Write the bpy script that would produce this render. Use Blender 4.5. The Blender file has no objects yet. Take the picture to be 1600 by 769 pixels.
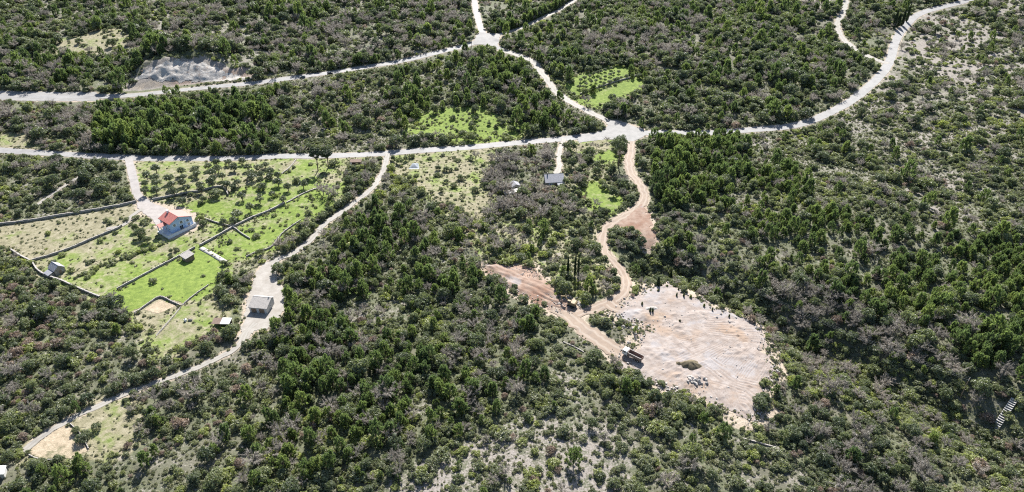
import bpy, bmesh, math, random
import numpy as np
from mathutils import Vector, Matrix

random.seed(7)
RNG = np.random.default_rng(11)
SC = bpy.context.scene
COL = SC.collection

# ------------------------------------------------------------------ camera, sky, sun, exposure
CAM_H, PITCH, FPX = 195.0, math.radians(33.5), 1100.0      # metres, down-tilt, focal length for a 1600 px wide frame
cam_d = bpy.data.cameras.new('camera')
cam = bpy.data.objects.new('camera', cam_d)
COL.objects.link(cam)
cam.location = (0, 0, CAM_H)
cam.rotation_euler = (math.pi / 2 - PITCH, 0, 0)
cam_d.sensor_width = 36.0
cam_d.lens = 36.0 * FPX / 1600.0
cam_d.clip_start = 1.0
cam_d.clip_end = 20000.0
SC.camera = cam

SUN_EL, SUN_AZ = math.radians(41.0), math.radians(4.0)       # azimuth measured from +Y towards +X
world = bpy.data.worlds.new('World')
SC.world = world
world.use_nodes = True
wn = world.node_tree
sky_n = wn.nodes.new('ShaderNodeTexSky')
sky_n.sky_type = 'NISHITA'
sky_n.sun_disc = False
sky_n.sun_elevation = SUN_EL
sky_n.sun_rotation = SUN_AZ
bgn = wn.nodes['Background']
bgn.inputs['Strength'].default_value = 0.075
wn.links.new(sky_n.outputs[0], bgn.inputs['Color'])
sun_d = bpy.data.lights.new('sun', 'SUN')
sun_d.energy = 5.0
sun_d.angle = math.radians(0.53)
sun_d.color = (1.0, 0.97, 0.92)
sun = bpy.data.objects.new('sun', sun_d)
COL.objects.link(sun)
sun.rotation_euler = Vector((-math.sin(SUN_AZ) * math.cos(SUN_EL), -math.cos(SUN_AZ) * math.cos(SUN_EL), -math.sin(SUN_EL))).to_track_quat('-Z', 'Y').to_euler()
sun.location = (0, 300, 400)
SC.view_settings.view_transform = 'Standard'
SC.view_settings.look = 'None'
SC.view_settings.exposure = 1.36
SC.view_settings.gamma = 1.0
SC.render.engine = 'CYCLES'
SC.cycles.use_denoising = False
SC.cycles.max_bounces = 6
SC.cycles.diffuse_bounces = 3
SC.cycles.transmission_bounces = 4
SC.cycles.pixel_filter_type = 'BLACKMAN_HARRIS'
SC.cycles.filter_width = 1.15

# ------------------------------------------------------------------ numeric helpers
def _hash(ix, iy, seed):
    n = (ix.astype(np.int64) * 374761393 + iy.astype(np.int64) * 668265263 + seed * 1442695041) & 0xFFFFFFFF
    n = ((n ^ (n >> 13)) * 1274126177) & 0xFFFFFFFF
    n = (n ^ (n >> 16)) & 0xFFFFFF
    return n / float(0xFFFFFF)

def vnoise(x, y, seed=0):
    ix, iy = np.floor(x), np.floor(y)
    fx, fy = x - ix, y - iy
    fx = fx * fx * fx * (fx * (fx * 6 - 15) + 10)
    fy = fy * fy * fy * (fy * (fy * 6 - 15) + 10)
    a, b = _hash(ix, iy, seed), _hash(ix + 1, iy, seed)
    c, d = _hash(ix, iy + 1, seed), _hash(ix + 1, iy + 1, seed)
    return (a * (1 - fx) + b * fx) * (1 - fy) + (c * (1 - fx) + d * fx) * fy

def fbm(x, y, wl, seed=0, octaves=3):
    x, y = np.asarray(x, float), np.asarray(y, float)
    s, a, tot = 0.0, 1.0, 0.0
    for o in range(octaves):
        s = s + a * vnoise(x / wl * 2 ** o + 17.3 * o, y / wl * 2 ** o - 9.1 * o, seed + o)
        tot += a
        a *= 0.5
    return s / tot                                             # 0..1

def sstep(a, b, x):
    t = np.clip((x - a) / (b - a), 0, 1)
    return t * t * (3 - 2 * t)

def inside(px, py, poly):
    poly = np.asarray(poly, float)
    r = np.zeros(np.shape(px), bool)
    j = len(poly) - 1
    for i in range(len(poly)):
        xi, yi = poly[i]
        xj, yj = poly[j]
        c = (yi > py) != (yj > py)
        if yj != yi:
            r ^= c & (px < (xj - xi) * (py - yi) / (yj - yi) + xi)
        j = i
    return r

def dist_poly(px, py, pts, closed=False):
    """distance to a polyline, and signed side of the nearest segment"""
    pts = np.asarray(pts, float)
    best = np.full(np.shape(px), 1e9)
    n = len(pts)
    for i in range(n if closed else n - 1):
        a, b = pts[i], pts[(i + 1) % n]
        d = b - a
        L = max(d @ d, 1e-9)
        t = np.clip(((px - a[0]) * d[0] + (py - a[1]) * d[1]) / L, 0, 1)
        q = np.hypot(px - a[0] - t * d[0], py - a[1] - t * d[1])
        best = np.minimum(best, q)
    return best

CP, SP = math.cos(PITCH), math.sin(PITCH)
def project(x, y, z):
    """world -> pixel of the 1600 x 769 photograph (layout bookkeeping)"""
    x, y, z = np.asarray(x, float), np.asarray(y, float), np.asarray(z, float)
    dz = z - CAM_H
    dep = y * CP - dz * SP
    up = y * SP + dz * CP
    dep = np.maximum(dep, 1e-3)
    return 800 + FPX * x / dep, 384.5 - FPX * up / dep

def ray(u, v):
    a, b = (u - 800) / FPX, (384.5 - v) / FPX
    return np.array([a, CP + b * SP, -SP + b * CP])

def flat(u, v, z=0.0):
    d = ray(u, v)
    t = (z - CAM_H) / d[2]
    return np.array([d[0] * t, d[1] * t])

# ------------------------------------------------------------------ layout traced once as map outlines
ROADS = {   # name: (width m, material, pixel polyline)
 'main': (7.2, 'asphalt', [(-60,231),(0,235),(80,240),(160,245),(240,248),(320,248),(400,246),(500,244),(600,240),(700,233),(770,227),(850,220),(915,213),(965,207),(1010,208),(1100,208),(1150,205),(1200,201),(1251,194),(1301,174),(1335,154),(1369,125),(1389,98),(1403,57),(1430,26),(1464,13),(1514,0),(1580,-16)]),
 'upper': (7.4, 'asphalt', [(-60,149),(0,150),(80,151),(160,151),(230,147),(304,139),(400,130),(470,120),(515,114),(560,107),(620,97),(680,83),(735,69),(757,61)]),
 'branch': (4.6, 'gravel', [(757,61),(778,55),(795,50),(830,37),(880,12),(920,-12)]),
 'climb': (6.0, 'asphalt', [(757,62),(751,42),(745,22),(741,0),(738,-25)]),
 'link': (5.6, 'gravel', [(757,62),(785,78),(812,87),(833,97),(848,116),(864,138),(888,158),(920,175),(950,190),(965,205)]),
 'hill_track': (5.2, 'gravel', [(1323,-14),(1322,0),(1318,18),(1309,36),(1312,52),(1325,68),(1345,82),(1368,93),(1388,100)]),
 'drive': (4.6, 'concrete', [(201,247),(205,265),(210,285),(214,303),(226,315),(243,327),(252,336)]),
 'farm': (3.3, 'gravel', [(606,240),(602,258),(594,276),(582,294),(560,312),(537,329),(518,342),(505,353),(490,370),(470,388),(452,399),(438,404),(425,412)]),
 'lower': (2.7, 'gravel', [(400,505),(385,520),(370,543),(340,560),(305,576),(285,583),(240,600),(205,612),(185,621),(160,632),(120,650),(90,667),(60,686),(36,706)]),
 'dirt': (5.2, 'reddirt', [(987,208),(986,230),(983,250),(985,268),(997,285),(1006,300),(1005,315),(990,330),(965,343),(948,356),(941,374),(947,395),(962,412),(976,430),(978,448),(968,463),(948,475),(920,485),(893,491),(862,483)]),
 'haul': (7.5, 'reddirt', [(880,489),(905,508),(932,527),(958,545),(985,560),(1010,575)]),
 'spur': (6.0, 'reddirt', [(950,474),(975,486),(1005,494),(1035,500)]),
 'cottage': (3.4, 'gravel', [(882,217),(876,232),(873,248),(874,262),(868,272)]),
 'hut_path': (2.6, 'gravel', [(224,327),(212,333),(203,340),(197,349),(184,355),(166,358)]),
 'side': (2.3, 'gravel', [(146,266),(134,271),(110,285),(84,302),(66,315),(56,322)]),
}
QUARRY = [(958,486),(985,470),(1003,455),(1022,446),(1045,441),(1075,455),(1110,474),(1150,489),(1176,501),(1196,527),(1201,558),(1213,580),(1196,598),(1197,636),(1166,657),(1122,637),(1085,614),(1045,612),(1008,594),(975,570),(962,553),(985,545),(1003,527),(1018,510),(985,501),(960,493)]
SCAR = [(750,415),(780,411),(830,414),(848,436),(868,450),(875,462),(900,478),(893,492),(872,490),(848,478),(808,458),(770,434)]
SCAR_RED = [(958,352),(980,335),(1003,315),(1012,330),(1016,348),(1027,376),(1012,392),(1000,378),(990,358)]
YARD = [(392,452),(404,420),(418,409),(432,412),(432,438),(449,462),(442,486),(430,500),(424,512),(398,516),(380,534),(374,528),(384,500),(384,470)]
HOUSE_PAD = [(243,318),(258,322),(300,330),(315,350),(302,360),(270,374),(245,352),(236,340),(228,334)]
APRON = [(214,316),(240,318),(262,326),(258,338),(250,350),(243,352),(238,342),(225,334),(215,325)]
JUNCTION = [(900,212),(925,209),(942,204),(950,196),(950,188),(962,188),(982,194),(1004,202),(1012,208),(1002,216),(988,222),(966,217),(940,219),(905,223)]
JUNCTION2 = [(738,70),(743,58),(750,50),(758,52),(775,53),(784,52),(780,60),(778,72),(790,80),(780,80),(768,72),(755,70)]
LAYBY = [(-40,143),(60,144),(148,144),(160,150),(150,158),(60,158),(-40,157)]
FIELDS = [  # name, label, dryness (0 lush .. 1 dry), pixel outline
 ('olive_orchard_ground','dry grass under the olive trees beside the main road',0.5,[(212,253),(300,253),(400,251),(462,250),(455,264),(436,274),(405,290),(352,291),(300,299),(242,311),(226,298),(218,276)]),
 ('lawn','bright green lawn below the olive orchard by the main road',0.18,[(466,250),(494,250),(500,262),(492,286),(505,292),(468,305),(435,318),(395,335),(372,345),(335,338),(300,330),(292,322),(350,312),(392,297),(430,282),(452,268)]),
 ('meadow','green meadow with young shrubs between two stone walls',0.15,[(345,388),(370,366),(400,352),(450,322),(505,297),(538,293),(538,305),(512,328),(470,345),(440,366),(420,386),(398,394),(370,402),(352,405)]),
 ('dry_field','dry brown field between two long stone walls',0.95,[(0,355),(60,347),(120,338),(185,328),(212,322),(205,338),(190,352),(150,370),(95,393),(55,403),(20,386),(0,380)]),
 ('garden_strip','weedy garden strip beside the stone hut',0.5,[(62,410),(100,396),(150,376),(196,356),(228,346),(246,356),(262,374),(215,388),(160,408),(112,430),(96,434),(70,424)]),
 ('hay_meadow','green hay meadow below the white house',0.38,[(112,437),(160,411),(216,391),(264,376),(300,364),(335,362),(320,376),(300,386),(262,404),(215,430),(184,448),(162,462)]),
 ('bright_meadow','bright green meadow below the small grey shed',-0.3,[(186,456),(240,424),(290,401),(312,388),(345,410),(340,432),(325,448),(283,474),(250,464),(212,487),(190,484),(180,472)]),
 ('paddock','yellow green paddock beside the open canopy',0.55,[(286,480),(330,470),(344,492),(334,508),(318,520),(290,534),(262,548),(244,543),(240,528),(262,506)]),
 ('wild_meadow','bright green wild meadow above the main road',-0.15,[(640,208),(648,182),(680,174),(720,168),(752,166),(764,182),(790,190),(812,200),(806,216),(770,218),(726,221),(690,214)]),
 ('grove_ground','bright green grass under the rows of the grove',-0.25,[(880,131),(910,119),(942,108),(975,102),(984,114),(966,124),(930,136),(897,148)]),
 ('grass_terrace','green grass terrace below the grove wall',-0.1,[(900,156),(926,146),(962,133),(996,123),(1006,132),(998,142),(970,150),(934,166),(915,162)]),
 ('pasture','pale dry pasture with scattered bushes below the main road',0.62,[(612,248),(660,242),(720,236),(772,231),(768,256),(752,285),(772,318),(750,336),(705,330),(672,300),(640,284),(616,270)]),
 ('cottage_lawn','green lawn below the old cottage',0.0,[(913,293),(928,289),(950,300),(972,316),(966,330),(940,326),(922,316)]),
 ('verge_lawn','bright green patch of grass beside the tall stone pine',-0.05,[(934,240),(950,234),(964,240),(962,250),(938,250)]),
 ('tilled_plot','tan tilled plot beside the lower farm track',1.1,[(42,706),(92,669),(106,664),(126,684),(140,704),(110,716),(70,719)]),
 ('fallow','pale fallow ground beside the lower farm track',0.75,[(112,656),(160,636),(196,628),(206,652),(208,688),(180,706),(146,700),(128,680)]),
 ('hill_clearing','pale dry clearing on the hillside above the upper road',0.8,[(72,80),(104,62),(140,52),(182,40),(204,50),(196,68),(160,80),(120,88)]),
 ('vegetable_plot','brown vegetable plot fenced by low walls',1.15,[(226,484),(250,469),(276,478),(246,491)]),
 ('verge_grass','pale grass verge along the main road',0.7,[(0,207),(40,207),(46,230),(0,229)]),
 ('link_verge','pale verge beside the main road and the dirt track',0.6,[(890,222),(925,219),(960,219),(962,232),(935,236),(905,232)]),
]
# stone walls: height, thickness, label, pixel polyline
WALLS = [
 (1.9,0.7,'long pale stone wall above the dry brown field',[(0,352),(60,344),(120,334),(180,324),(214,316)]),
 (1.8,0.7,'pale stone wall below the olive orchard',[(239,314),(270,307),(310,300),(346,293),(357,306)]),
 (1.6,0.7,'stone wall between the dry brown field and the hut garden',[(50,408),(95,395),(150,372),(180,360),(191,354)]),
 (1.7,0.9,'mossy curved stone wall around the stone hut',[(18,392),(34,402),(50,411),(60,424),(75,433),(96,440),(125,453),(157,466)]),
 (1.4,0.6,'stone wall between the two green meadows below the white house',[(183,453),(215,436),(250,417),(290,396),(305,388)]),
 (1.5,0.8,'stone wall climbing from the footpath to the orchard lawn',[(312,385),(340,370),(364,356),(392,342),(420,331),(445,318)]),
 (1.2,0.5,'low stone wall beside the white house terrace',[(318,342),(342,350),(364,356),(378,366),(391,374)]),
 (1.2,0.5,'low dark wall around the vegetable plot',[(210,491),(230,477),(250,465),(266,471),(283,479)]),
 (1.0,0.5,'curved dry stone wall along the shrubby meadow edge',[(470,345),(455,355),(440,367),(424,387),(403,394),(385,402)]),
 (0.7,0.9,'pale retaining kerb between the lawn and the shrubby meadow',[(448,317),(474,303),(492,296),(512,291)]),
 (0.8,0.6,'white curved kerb at the edge of the orchard lawn',[(440,272),(449,266),(456,259),(463,250)]),
 (1.3,0.7,'grey dry stone wall between the grove and the grass terrace',[(906,148),(930,139),(960,129),(996,118)]),
 (0.6,0.5,'pale straight wall beside the scrub below the quarry clearing',[(1158,685),(1180,691),(1212,700)]),
 (0.8,0.4,'thin dark wall between the bright meadow and the paddock',[(284,478),(305,461),(326,446)]),
 (0.8,0.4,'thin dark wall along the vegetable garden and paddock',[(244,526),(262,506),(283,481)]),
 (0.8,0.4,'low wall around the tilled plot by the lower track',[(110,663),(124,676),(134,692),(139,702)]),
 (0.9,0.4,'low dark wall at the bottom of the tilled plot',[(46,712),(62,719),(85,720)]),
 (0.5,0.45,'crumbled pale stone wall in the scrub below the haul road',[(880,535),(898,543),(912,551)]),
]

def world_flat(pl):
    return np.array([flat(u, v) for u, v in pl])

# ------------------------------------------------------------------ terrain heights
X0, X1, Y0, Y1, DX = -544.0, 544.0, 60.0, 796.0, 1.6
gx = np.arange(X0, X1 + .1, DX)
gy = np.arange(Y0, Y1 + .1, DX)
GX, GY = np.meshgrid(gx, gy)                                   # rows = y

def base_h(x, y):
    z = 7.0 * (fbm(x, y, 150, 3, 3) - 0.5) + 1.6 * (fbm(x, y, 34, 9, 2) - 0.5)
    z = z + 0.05 * np.clip(y - 430, 0, 400)
    return z

RAV = world_flat([(1040,415),(1085,432),(1160,470),(1250,512),(1350,560),(1450,606),(1560,660),(1700,730),(1850,800)])
HG = base_h(GX, GY)
dr = dist_poly(GX, GY, RAV)
HG -= 10.0 * np.exp(-(dr / 17.0) ** 2)
# banks of the road cutting above the upper road
UP = world_flat([(-60,149),(0,150),(80,151),(160,151),(230,147),(304,139),(400,130),(470,120),(515,114),(560,107),(620,97)])
du = dist_poly(GX, GY, UP)
north = GY > np.interp(GX, UP[:, 0], UP[:, 1])
uu, vv = project(GX, GY, HG * 0)
along = sstep(190, 235, uu) * (1 - sstep(385, 420, uu))
arch = np.clip(1 - np.abs((uu - 288) / 74.0) ** 2.2, 0, 1) ** 0.6 * (0.8 + 0.4 * fbm(GX, GY, 18, 23, 2))
ramp = 4.0 * np.clip((du - 4.8) / 8.0, 0, 1) + 9.5 * arch * np.clip((du - 13.5) / 16.0, 0, 1)
ramp *= 1 - 0.75 * sstep(38, 100, du)
rough = 1 + 0.45 * (fbm(GX, GY, 6, 21, 3) - 0.5)
HG += np.where(north, along * ramp * rough, 0)
# level working ground
def level(poly, edge, z=None):
    global HG
    P = world_flat(poly)
    ins = inside(GX, GY, P)
    d = dist_poly(GX, GY, P, True)
    k = np.where(ins, 1.0, 1 - sstep(0, edge, d))
    zz = float(HG[ins].mean()) if z is None else z
    HG = HG * (1 - k) + k * (zz + (HG - zz) * 0.12)
    return zz
level(QUARRY, 14)
level(HOUSE_PAD, 8)
level(YARD, 8)
level(JUNCTION, 8)
level(JUNCTION2, 8)
# roads cut a gentle bench: smooth the relief along them
def blur(a, n):
    for _ in range(n):
        a = (a + np.roll(a, 1, 0) + np.roll(a, -1, 0)) / 3
        a = (a + np.roll(a, 1, 1) + np.roll(a, -1, 1)) / 3
    return a
HB = blur(HG.copy(), 9)
for nm, (w, m, pl) in ROADS.items():
    P = world_flat(pl)
    d = dist_poly(GX, GY, P)
    k = 1 - sstep(w * 0.5 + 0.5, w * 0.5 + 5, d)
    if nm != 'upper':
        HG = HG * (1 - k) + HB * k

def H(x, y):
    x, y = np.asarray(x, float), np.asarray(y, float)
    fx = np.clip((x - X0) / DX, 0, len(gx) - 1.001)
    fy = np.clip((y - Y0) / DX, 0, len(gy) - 1.001)
    ix, iy = fx.astype(int), fy.astype(int)
    tx, ty = fx - ix, fy - iy
    return (HG[iy, ix] * (1 - tx) + HG[iy, ix + 1] * tx) * (1 - ty) + (HG[iy + 1, ix] * (1 - tx) + HG[iy + 1, ix + 1] * tx) * ty

_T = np.concatenate([np.arange(120, 420, 1.0), np.arange(420, 1000, 1.5)])
def W(u, v):
    """where the sight line of a photograph pixel meets the terrain"""
    d = ray(u, v)
    d = d / np.linalg.norm(d)
    x, y, z = d[0] * _T, d[1] * _T, CAM_H + d[2] * _T
    f = z - H(x, y)
    k = int(np.argmax(f < 0)) if (f < 0).any() else len(_T) - 1
    k = max(k, 1)
    a = f[k - 1] / (f[k - 1] - f[k] + 1e-9)
    t = _T[k - 1] + a * (_T[k] - _T[k - 1])
    return np.array([d[0] * t, d[1] * t])
def Wp(pl):
    return np.array([W(u, v) for u, v in pl])

def smooth_line(P, step=1.5):
    P = np.asarray(P, float)
    out = []
    n = len(P)
    for i in range(n - 1):
        p0, p1, p2, p3 = P[max(i - 1, 0)], P[i], P[i + 1], P[min(i + 2, n - 1)]
        m = max(2, int(np.linalg.norm(p2 - p1) / step))
        for k in range(m):
            t = k / m
            out.append(0.5 * ((2 * p1) + (-p0 + p2) * t + (2 * p0 - 5 * p1 + 4 * p2 - p3) * t * t + (-p0 + 3 * p1 - 3 * p2 + p3) * t ** 3))
    out.append(P[-1])
    return np.array(out)

ROADW = {k: (w, m, smooth_line(Wp(pl))) for k, (w, m, pl) in ROADS.items()}
PW = {}                                                          # world outlines
for nm, pl in (('quarry', QUARRY), ('scar', SCAR), ('scar_red', SCAR_RED), ('yard', YARD), ('pad', HOUSE_PAD), ('apron', APRON), ('j1', JUNCTION), ('j2', JUNCTION2), ('layby', LAYBY)):
    PW[nm] = Wp(pl)
FIELDW = [(n, l, d, Wp(pl)) for n, l, d, pl in FIELDS]
WALLW = [(h * .68, t * .62, l, smooth_line(Wp(pl), 2.0)) for h, t, l, pl in WALLS]

# ------------------------------------------------------------------ materials
def mat(name):
    m = bpy.data.materials.new(name)
    m.use_nodes = True
    nt = m.node_tree
    b = nt.nodes['Principled BSDF']
    b.inputs['Roughness'].default_value = 0.9
    b.inputs['Specular IOR Level'].default_value = 0.15
    return m, nt, b
def node(nt, t, **kw):
    n = nt.nodes.new(t)
    for k, v in kw.items():
        if k in n.inputs.keys() if not hasattr(n, k) else False:
            n.inputs[k].default_value = v
        elif hasattr(n, k):
            setattr(n, k, v)
        else:
            n.inputs[k].default_value = v
    return n
def noise(nt, scale, detail=4, rough=0.6, vec=None):
    n = nt.nodes.new('ShaderNodeTexNoise')
    n.inputs['Scale'].default_value = scale
    n.inputs['Detail'].default_value = detail
    n.inputs['Roughness'].default_value = rough
    if vec is None:
        vec = pos(nt)
    nt.links.new(vec, n.inputs['Vector'])
    return n.outputs['Fac']
def pos(nt):
    g = nt.nodes.get('geo') or nt.nodes.new('ShaderNodeNewGeometry')
    g.name = 'geo'
    return g.outputs['Position']
def ramp_n(nt, fac, stops):
    r = nt.nodes.new('ShaderNodeValToRGB')
    while len(r.color_ramp.elements) < len(stops):
        r.color_ramp.elements.new(0.5)
    for e, (p, c) in zip(r.color_ramp.elements, stops):
        e.position = p
        e.color = (*c, 1) if len(c) == 3 else c
    nt.links.new(fac, r.inputs[0])
    return r.outputs[0]
def mixc(nt, fac, a, b, mode='MIX'):
    m = nt.nodes.new('ShaderNodeMix')
    m.data_type = 'RGBA'
    m.blend_type = mode
    for s, v in ((0, fac), (6, a), (7, b)):
        if isinstance(v, (int, float)):
            m.inputs[s].default_value = v
        elif isinstance(v, tuple):
            m.inputs[s].default_value = (*v, 1)
        else:
            nt.links.new(v, m.inputs[s])
    return m.outputs[2]
def math_n(nt, op, a, b=0.0, clamp=False):
    m = nt.nodes.new('ShaderNodeMath')
    m.operation = op
    m.use_clamp = clamp
    for i, v in enumerate((a, b)):
        if isinstance(v, (int, float)):
            m.inputs[i].default_value = v
        else:
            nt.links.new(v, m.inputs[i])
    return m.outputs[0]
def smooth_n(nt, v, a, b):
    m = nt.nodes.new('ShaderNodeMapRange')
    m.interpolation_type = 'SMOOTHSTEP'
    nt.links.new(v, m.inputs[0])
    m.inputs[1].default_value, m.inputs[2].default_value = a, b
    return m.outputs[0]
def bump(nt, b, h, strength=0.5, dist=0.3):
    n = nt.nodes.new('ShaderNodeBump')
    n.inputs['Strength'].default_value = strength
    n.inputs['Distance'].default_value = dist
    nt.links.new(h, n.inputs['Height'])
    nt.links.new(n.outputs[0], b.inputs['Normal'])
def attr(nt, name):
    a = nt.nodes.new('ShaderNodeAttribute')
    a.attribute_name = name
    return a.outputs['Fac']

M = {}
def flat_mat(name, c, var=0.12, scale=1.2, rough=0.9, spec=0.15, bmp=0.0):
    m, nt, b = mat(name)
    n = noise(nt, scale, 5, 0.65)
    lo = tuple(max(0, x * (1 - var)) for x in c)
    hi = tuple(min(1, x * (1 + var)) for x in c)
    nt.links.new(ramp_n(nt, n, [(0.3, lo), (0.7, hi)]), b.inputs['Base Color'])
    b.inputs['Roughness'].default_value = rough
    b.inputs['Specular IOR Level'].default_value = spec
    if bmp:
        bump(nt, b, noise(nt, scale * 4, 4), bmp, 0.1)
    M[name] = m
    return m

def turf(nt, dry):
    """meadow colours from lush green to straw; dry is a number or a socket"""
    big, mid, fine = noise(nt, 0.08, 5), noise(nt, 0.45, 5, 0.68), noise(nt, 2.2, 6, 0.75)
    lush = ramp_n(nt, mid, [(0.28, (0.078, 0.116, 0.025)), (0.5, (0.138, 0.191, 0.037)), (0.72, (0.211, 0.260, 0.063))])
    straw = ramp_n(nt, mid, [(0.28, (0.119, 0.110, 0.064)), (0.5, (0.212, 0.192, 0.123)), (0.72, (0.305, 0.275, 0.196))])
    f = math_n(nt, 'ADD', math_n(nt, 'MULTIPLY', math_n(nt, 'SUBTRACT', big, 0.47), 2.6), dry)
    f = math_n(nt, 'ADD', f, math_n(nt, 'MULTIPLY', math_n(nt, 'SUBTRACT', mid, 0.5), 1.3))
    c = mixc(nt, smooth_n(nt, f, 0.1, 0.9), lush, straw)
    c = mixc(nt, smooth_n(nt, fine, 0.52, 0.72), c, mixc(nt, 0.6, c, (0.05, 0.055, 0.025)))
    return c, f, mid, fine

def ground_material():
    m, nt, b = mat('ground')
    grass, f_, mid2, fine2 = turf(nt, attr(nt, 'dry'))
    big, mid, fine = noise(nt, 0.035, 4), noise(nt, 0.22, 5, 0.65), noise(nt, 1.3, 6, 0.7)
    soil = ramp_n(nt, mid, [(0.3, (0.075, 0.075, 0.053)), (0.5, (0.119, 0.114, 0.083)), (0.72, (0.177, 0.166, 0.130))])
    herb = ramp_n(nt, fine, [(0.35, (0.061, 0.074, 0.043)), (0.65, (0.141, 0.145, 0.086))])
    c = mixc(nt, smooth_n(nt, big, 0.36, 0.58), soil, herb)
    g = math_n(nt, 'ADD', attr(nt, 'grass'), math_n(nt, 'MULTIPLY', math_n(nt, 'SUBTRACT', mid, 0.5), 0.7))
    c = mixc(nt, smooth_n(nt, g, 0.35, 0.65), c, grass)
    stone = ramp_n(nt, fine, [(0.3, (0.138, 0.120, 0.101)), (0.5, (0.216, 0.193, 0.170)), (0.7, (0.294, 0.267, 0.244))])
    r = math_n(nt, 'ADD', attr(nt, 'rock'), math_n(nt, 'MULTIPLY', math_n(nt, 'SUBTRACT', mid, 0.5), 1.3))
    r = math_n(nt, 'ADD', r, math_n(nt, 'MULTIPLY', math_n(nt, 'SUBTRACT', fine, 0.5), 1.5))
    c = mixc(nt, smooth_n(nt, r, 0.42, 0.78), c, stone)
    dirt = ramp_n(nt, fine, [(0.3, (0.24, 0.19, 0.14)), (0.7, (0.42, 0.36, 0.29))])
    d = math_n(nt, 'ADD', attr(nt, 'dirt'), math_n(nt, 'MULTIPLY', math_n(nt, 'SUBTRACT', mid, 0.5), 0.9))
    c = mixc(nt, smooth_n(nt, d, 0.4, 0.7), c, dirt)
    red = ramp_n(nt, fine, [(0.3, (0.20, 0.115, 0.08)), (0.7, (0.42, 0.29, 0.22))])
    c = mixc(nt, attr(nt, 'red'), c, red)
    nt.links.new(c, b.inputs['Base Color'])
    bump(nt, b, fine, 0.8, 0.5)
    M['ground'] = m
ground_material()

def grass_material(name, dry):
    m, nt, b = mat(name)
    c, f, mid, fine = turf(nt, dry)
    if dry > 1:
        tilled = ramp_n(nt, mid, [(0.28, (0.24, 0.19, 0.13)), (0.5, (0.33, 0.27, 0.19)), (0.72, (0.42, 0.35, 0.26))])
        c = mixc(nt, smooth_n(nt, f, 0.75, 1.2), c, tilled)
    nt.links.new(c, b.inputs['Base Color'])
    bump(nt, b, fine, 0.9, 0.35)
    return m

def road_material(name, stops, edge, rut=None):
    m, nt, b = mat(name)
    uv = nt.nodes.new('ShaderNodeUVMap')
    sep = nt.nodes.new('ShaderNodeSeparateXYZ')
    nt.links.new(uv.outputs[0], sep.inputs[0])
    ac = math_n(nt, 'ABSOLUTE', math_n(nt, 'SUBTRACT', sep.outputs[0], 0.5))          # 0 middle .. 0.5 edge
    mid, fine = noise(nt, 0.25, 5, 0.6), noise(nt, 2.4, 5, 0.7)
    c = ramp_n(nt, mid, stops)
    if rut:
        k = math_n(nt, 'ABSOLUTE', math_n(nt, 'SUBTRACT', ac, 0.24))
        k = math_n(nt, 'ADD', k, math_n(nt, 'MULTIPLY', math_n(nt, 'SUBTRACT', mid, 0.5), 0.16))
        inv = math_n(nt, 'SUBTRACT', 1.0, smooth_n(nt, k, 0.03, 0.11))
        c = mixc(nt, math_n(nt, 'MULTIPLY', inv, 0.75), c, rut)
    e = math_n(nt, 'ADD', ac, math_n(nt, 'MULTIPLY', math_n(nt, 'SUBTRACT', fine, 0.5), 0.16))
    c = mixc(nt, math_n(nt, 'MULTIPLY', smooth_n(nt, e, 0.42, 0.5), 0.7), c, edge)
    stain = smooth_n(nt, noise(nt, 0.11, 6, 0.7), 0.5, 0.68)
    c = mixc(nt, math_n(nt, 'MULTIPLY', stain, 0.45), c, mixc(nt, 0.6, c, (0.07, 0.065, 0.06)))
    c = mixc(nt, math_n(nt, 'MULTIPLY', fine, 0.3), c, mixc(nt, 0.5, c, (0.1, 0.09, 0.08)))
    nt.links.new(c, b.inputs['Base Color'])
    b.inputs['Roughness'].default_value = 0.75
    b.inputs['Specular IOR Level'].default_value = 0.3
    bump(nt, b, fine, 0.25, 0.08)
    M[name] = m
def sheet_material(name, stops):
    m, nt, b = mat(name)
    mid, fine = noise(nt, 0.25, 5, 0.6), noise(nt, 2.4, 5, 0.7)
    c = ramp_n(nt, mid, stops)
    c = mixc(nt, math_n(nt, 'MULTIPLY', smooth_n(nt, fine, .45, .7), 0.35), c, mixc(nt, 0.5, c, (0.1, 0.09, 0.08)))
    nt.links.new(c, b.inputs['Base Color'])
    b.inputs['Roughness'].default_value = 0.75
    bump(nt, b, fine, 0.3, 0.1)
    M[name] = m
sheet_material('yard_gravel', [(0.3, (0.218, 0.196, 0.169)), (0.7, (0.314, 0.293, 0.266))])
sheet_material('apron_concrete', [(0.3, (0.242, 0.218, 0.203)), (0.7, (0.320, 0.293, 0.272))])
sheet_material('worn_asphalt', [(0.3, (0.194, 0.189, 0.181)), (0.7, (0.264, 0.254, 0.242))])
road_material('asphalt', [(0.3, (0.188, 0.183, 0.179)), (0.7, (0.251, 0.244, 0.236))], (0.188, 0.163, 0.123))
road_material('gravel', [(0.3, (0.200, 0.182, 0.154)), (0.7, (0.272, 0.254, 0.227))], (0.145, 0.130, 0.091), (0.284, 0.269, 0.245))
road_material('concrete', [(0.3, (0.242, 0.221, 0.211)), (0.7, (0.296, 0.275, 0.260))], (0.230, 0.205, 0.169))
road_material('reddirt', [(0.3, (0.175, 0.122, 0.086)), (0.7, (0.254, 0.191, 0.141))], (0.163, 0.119, 0.077), (0.284, 0.231, 0.184))

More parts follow.
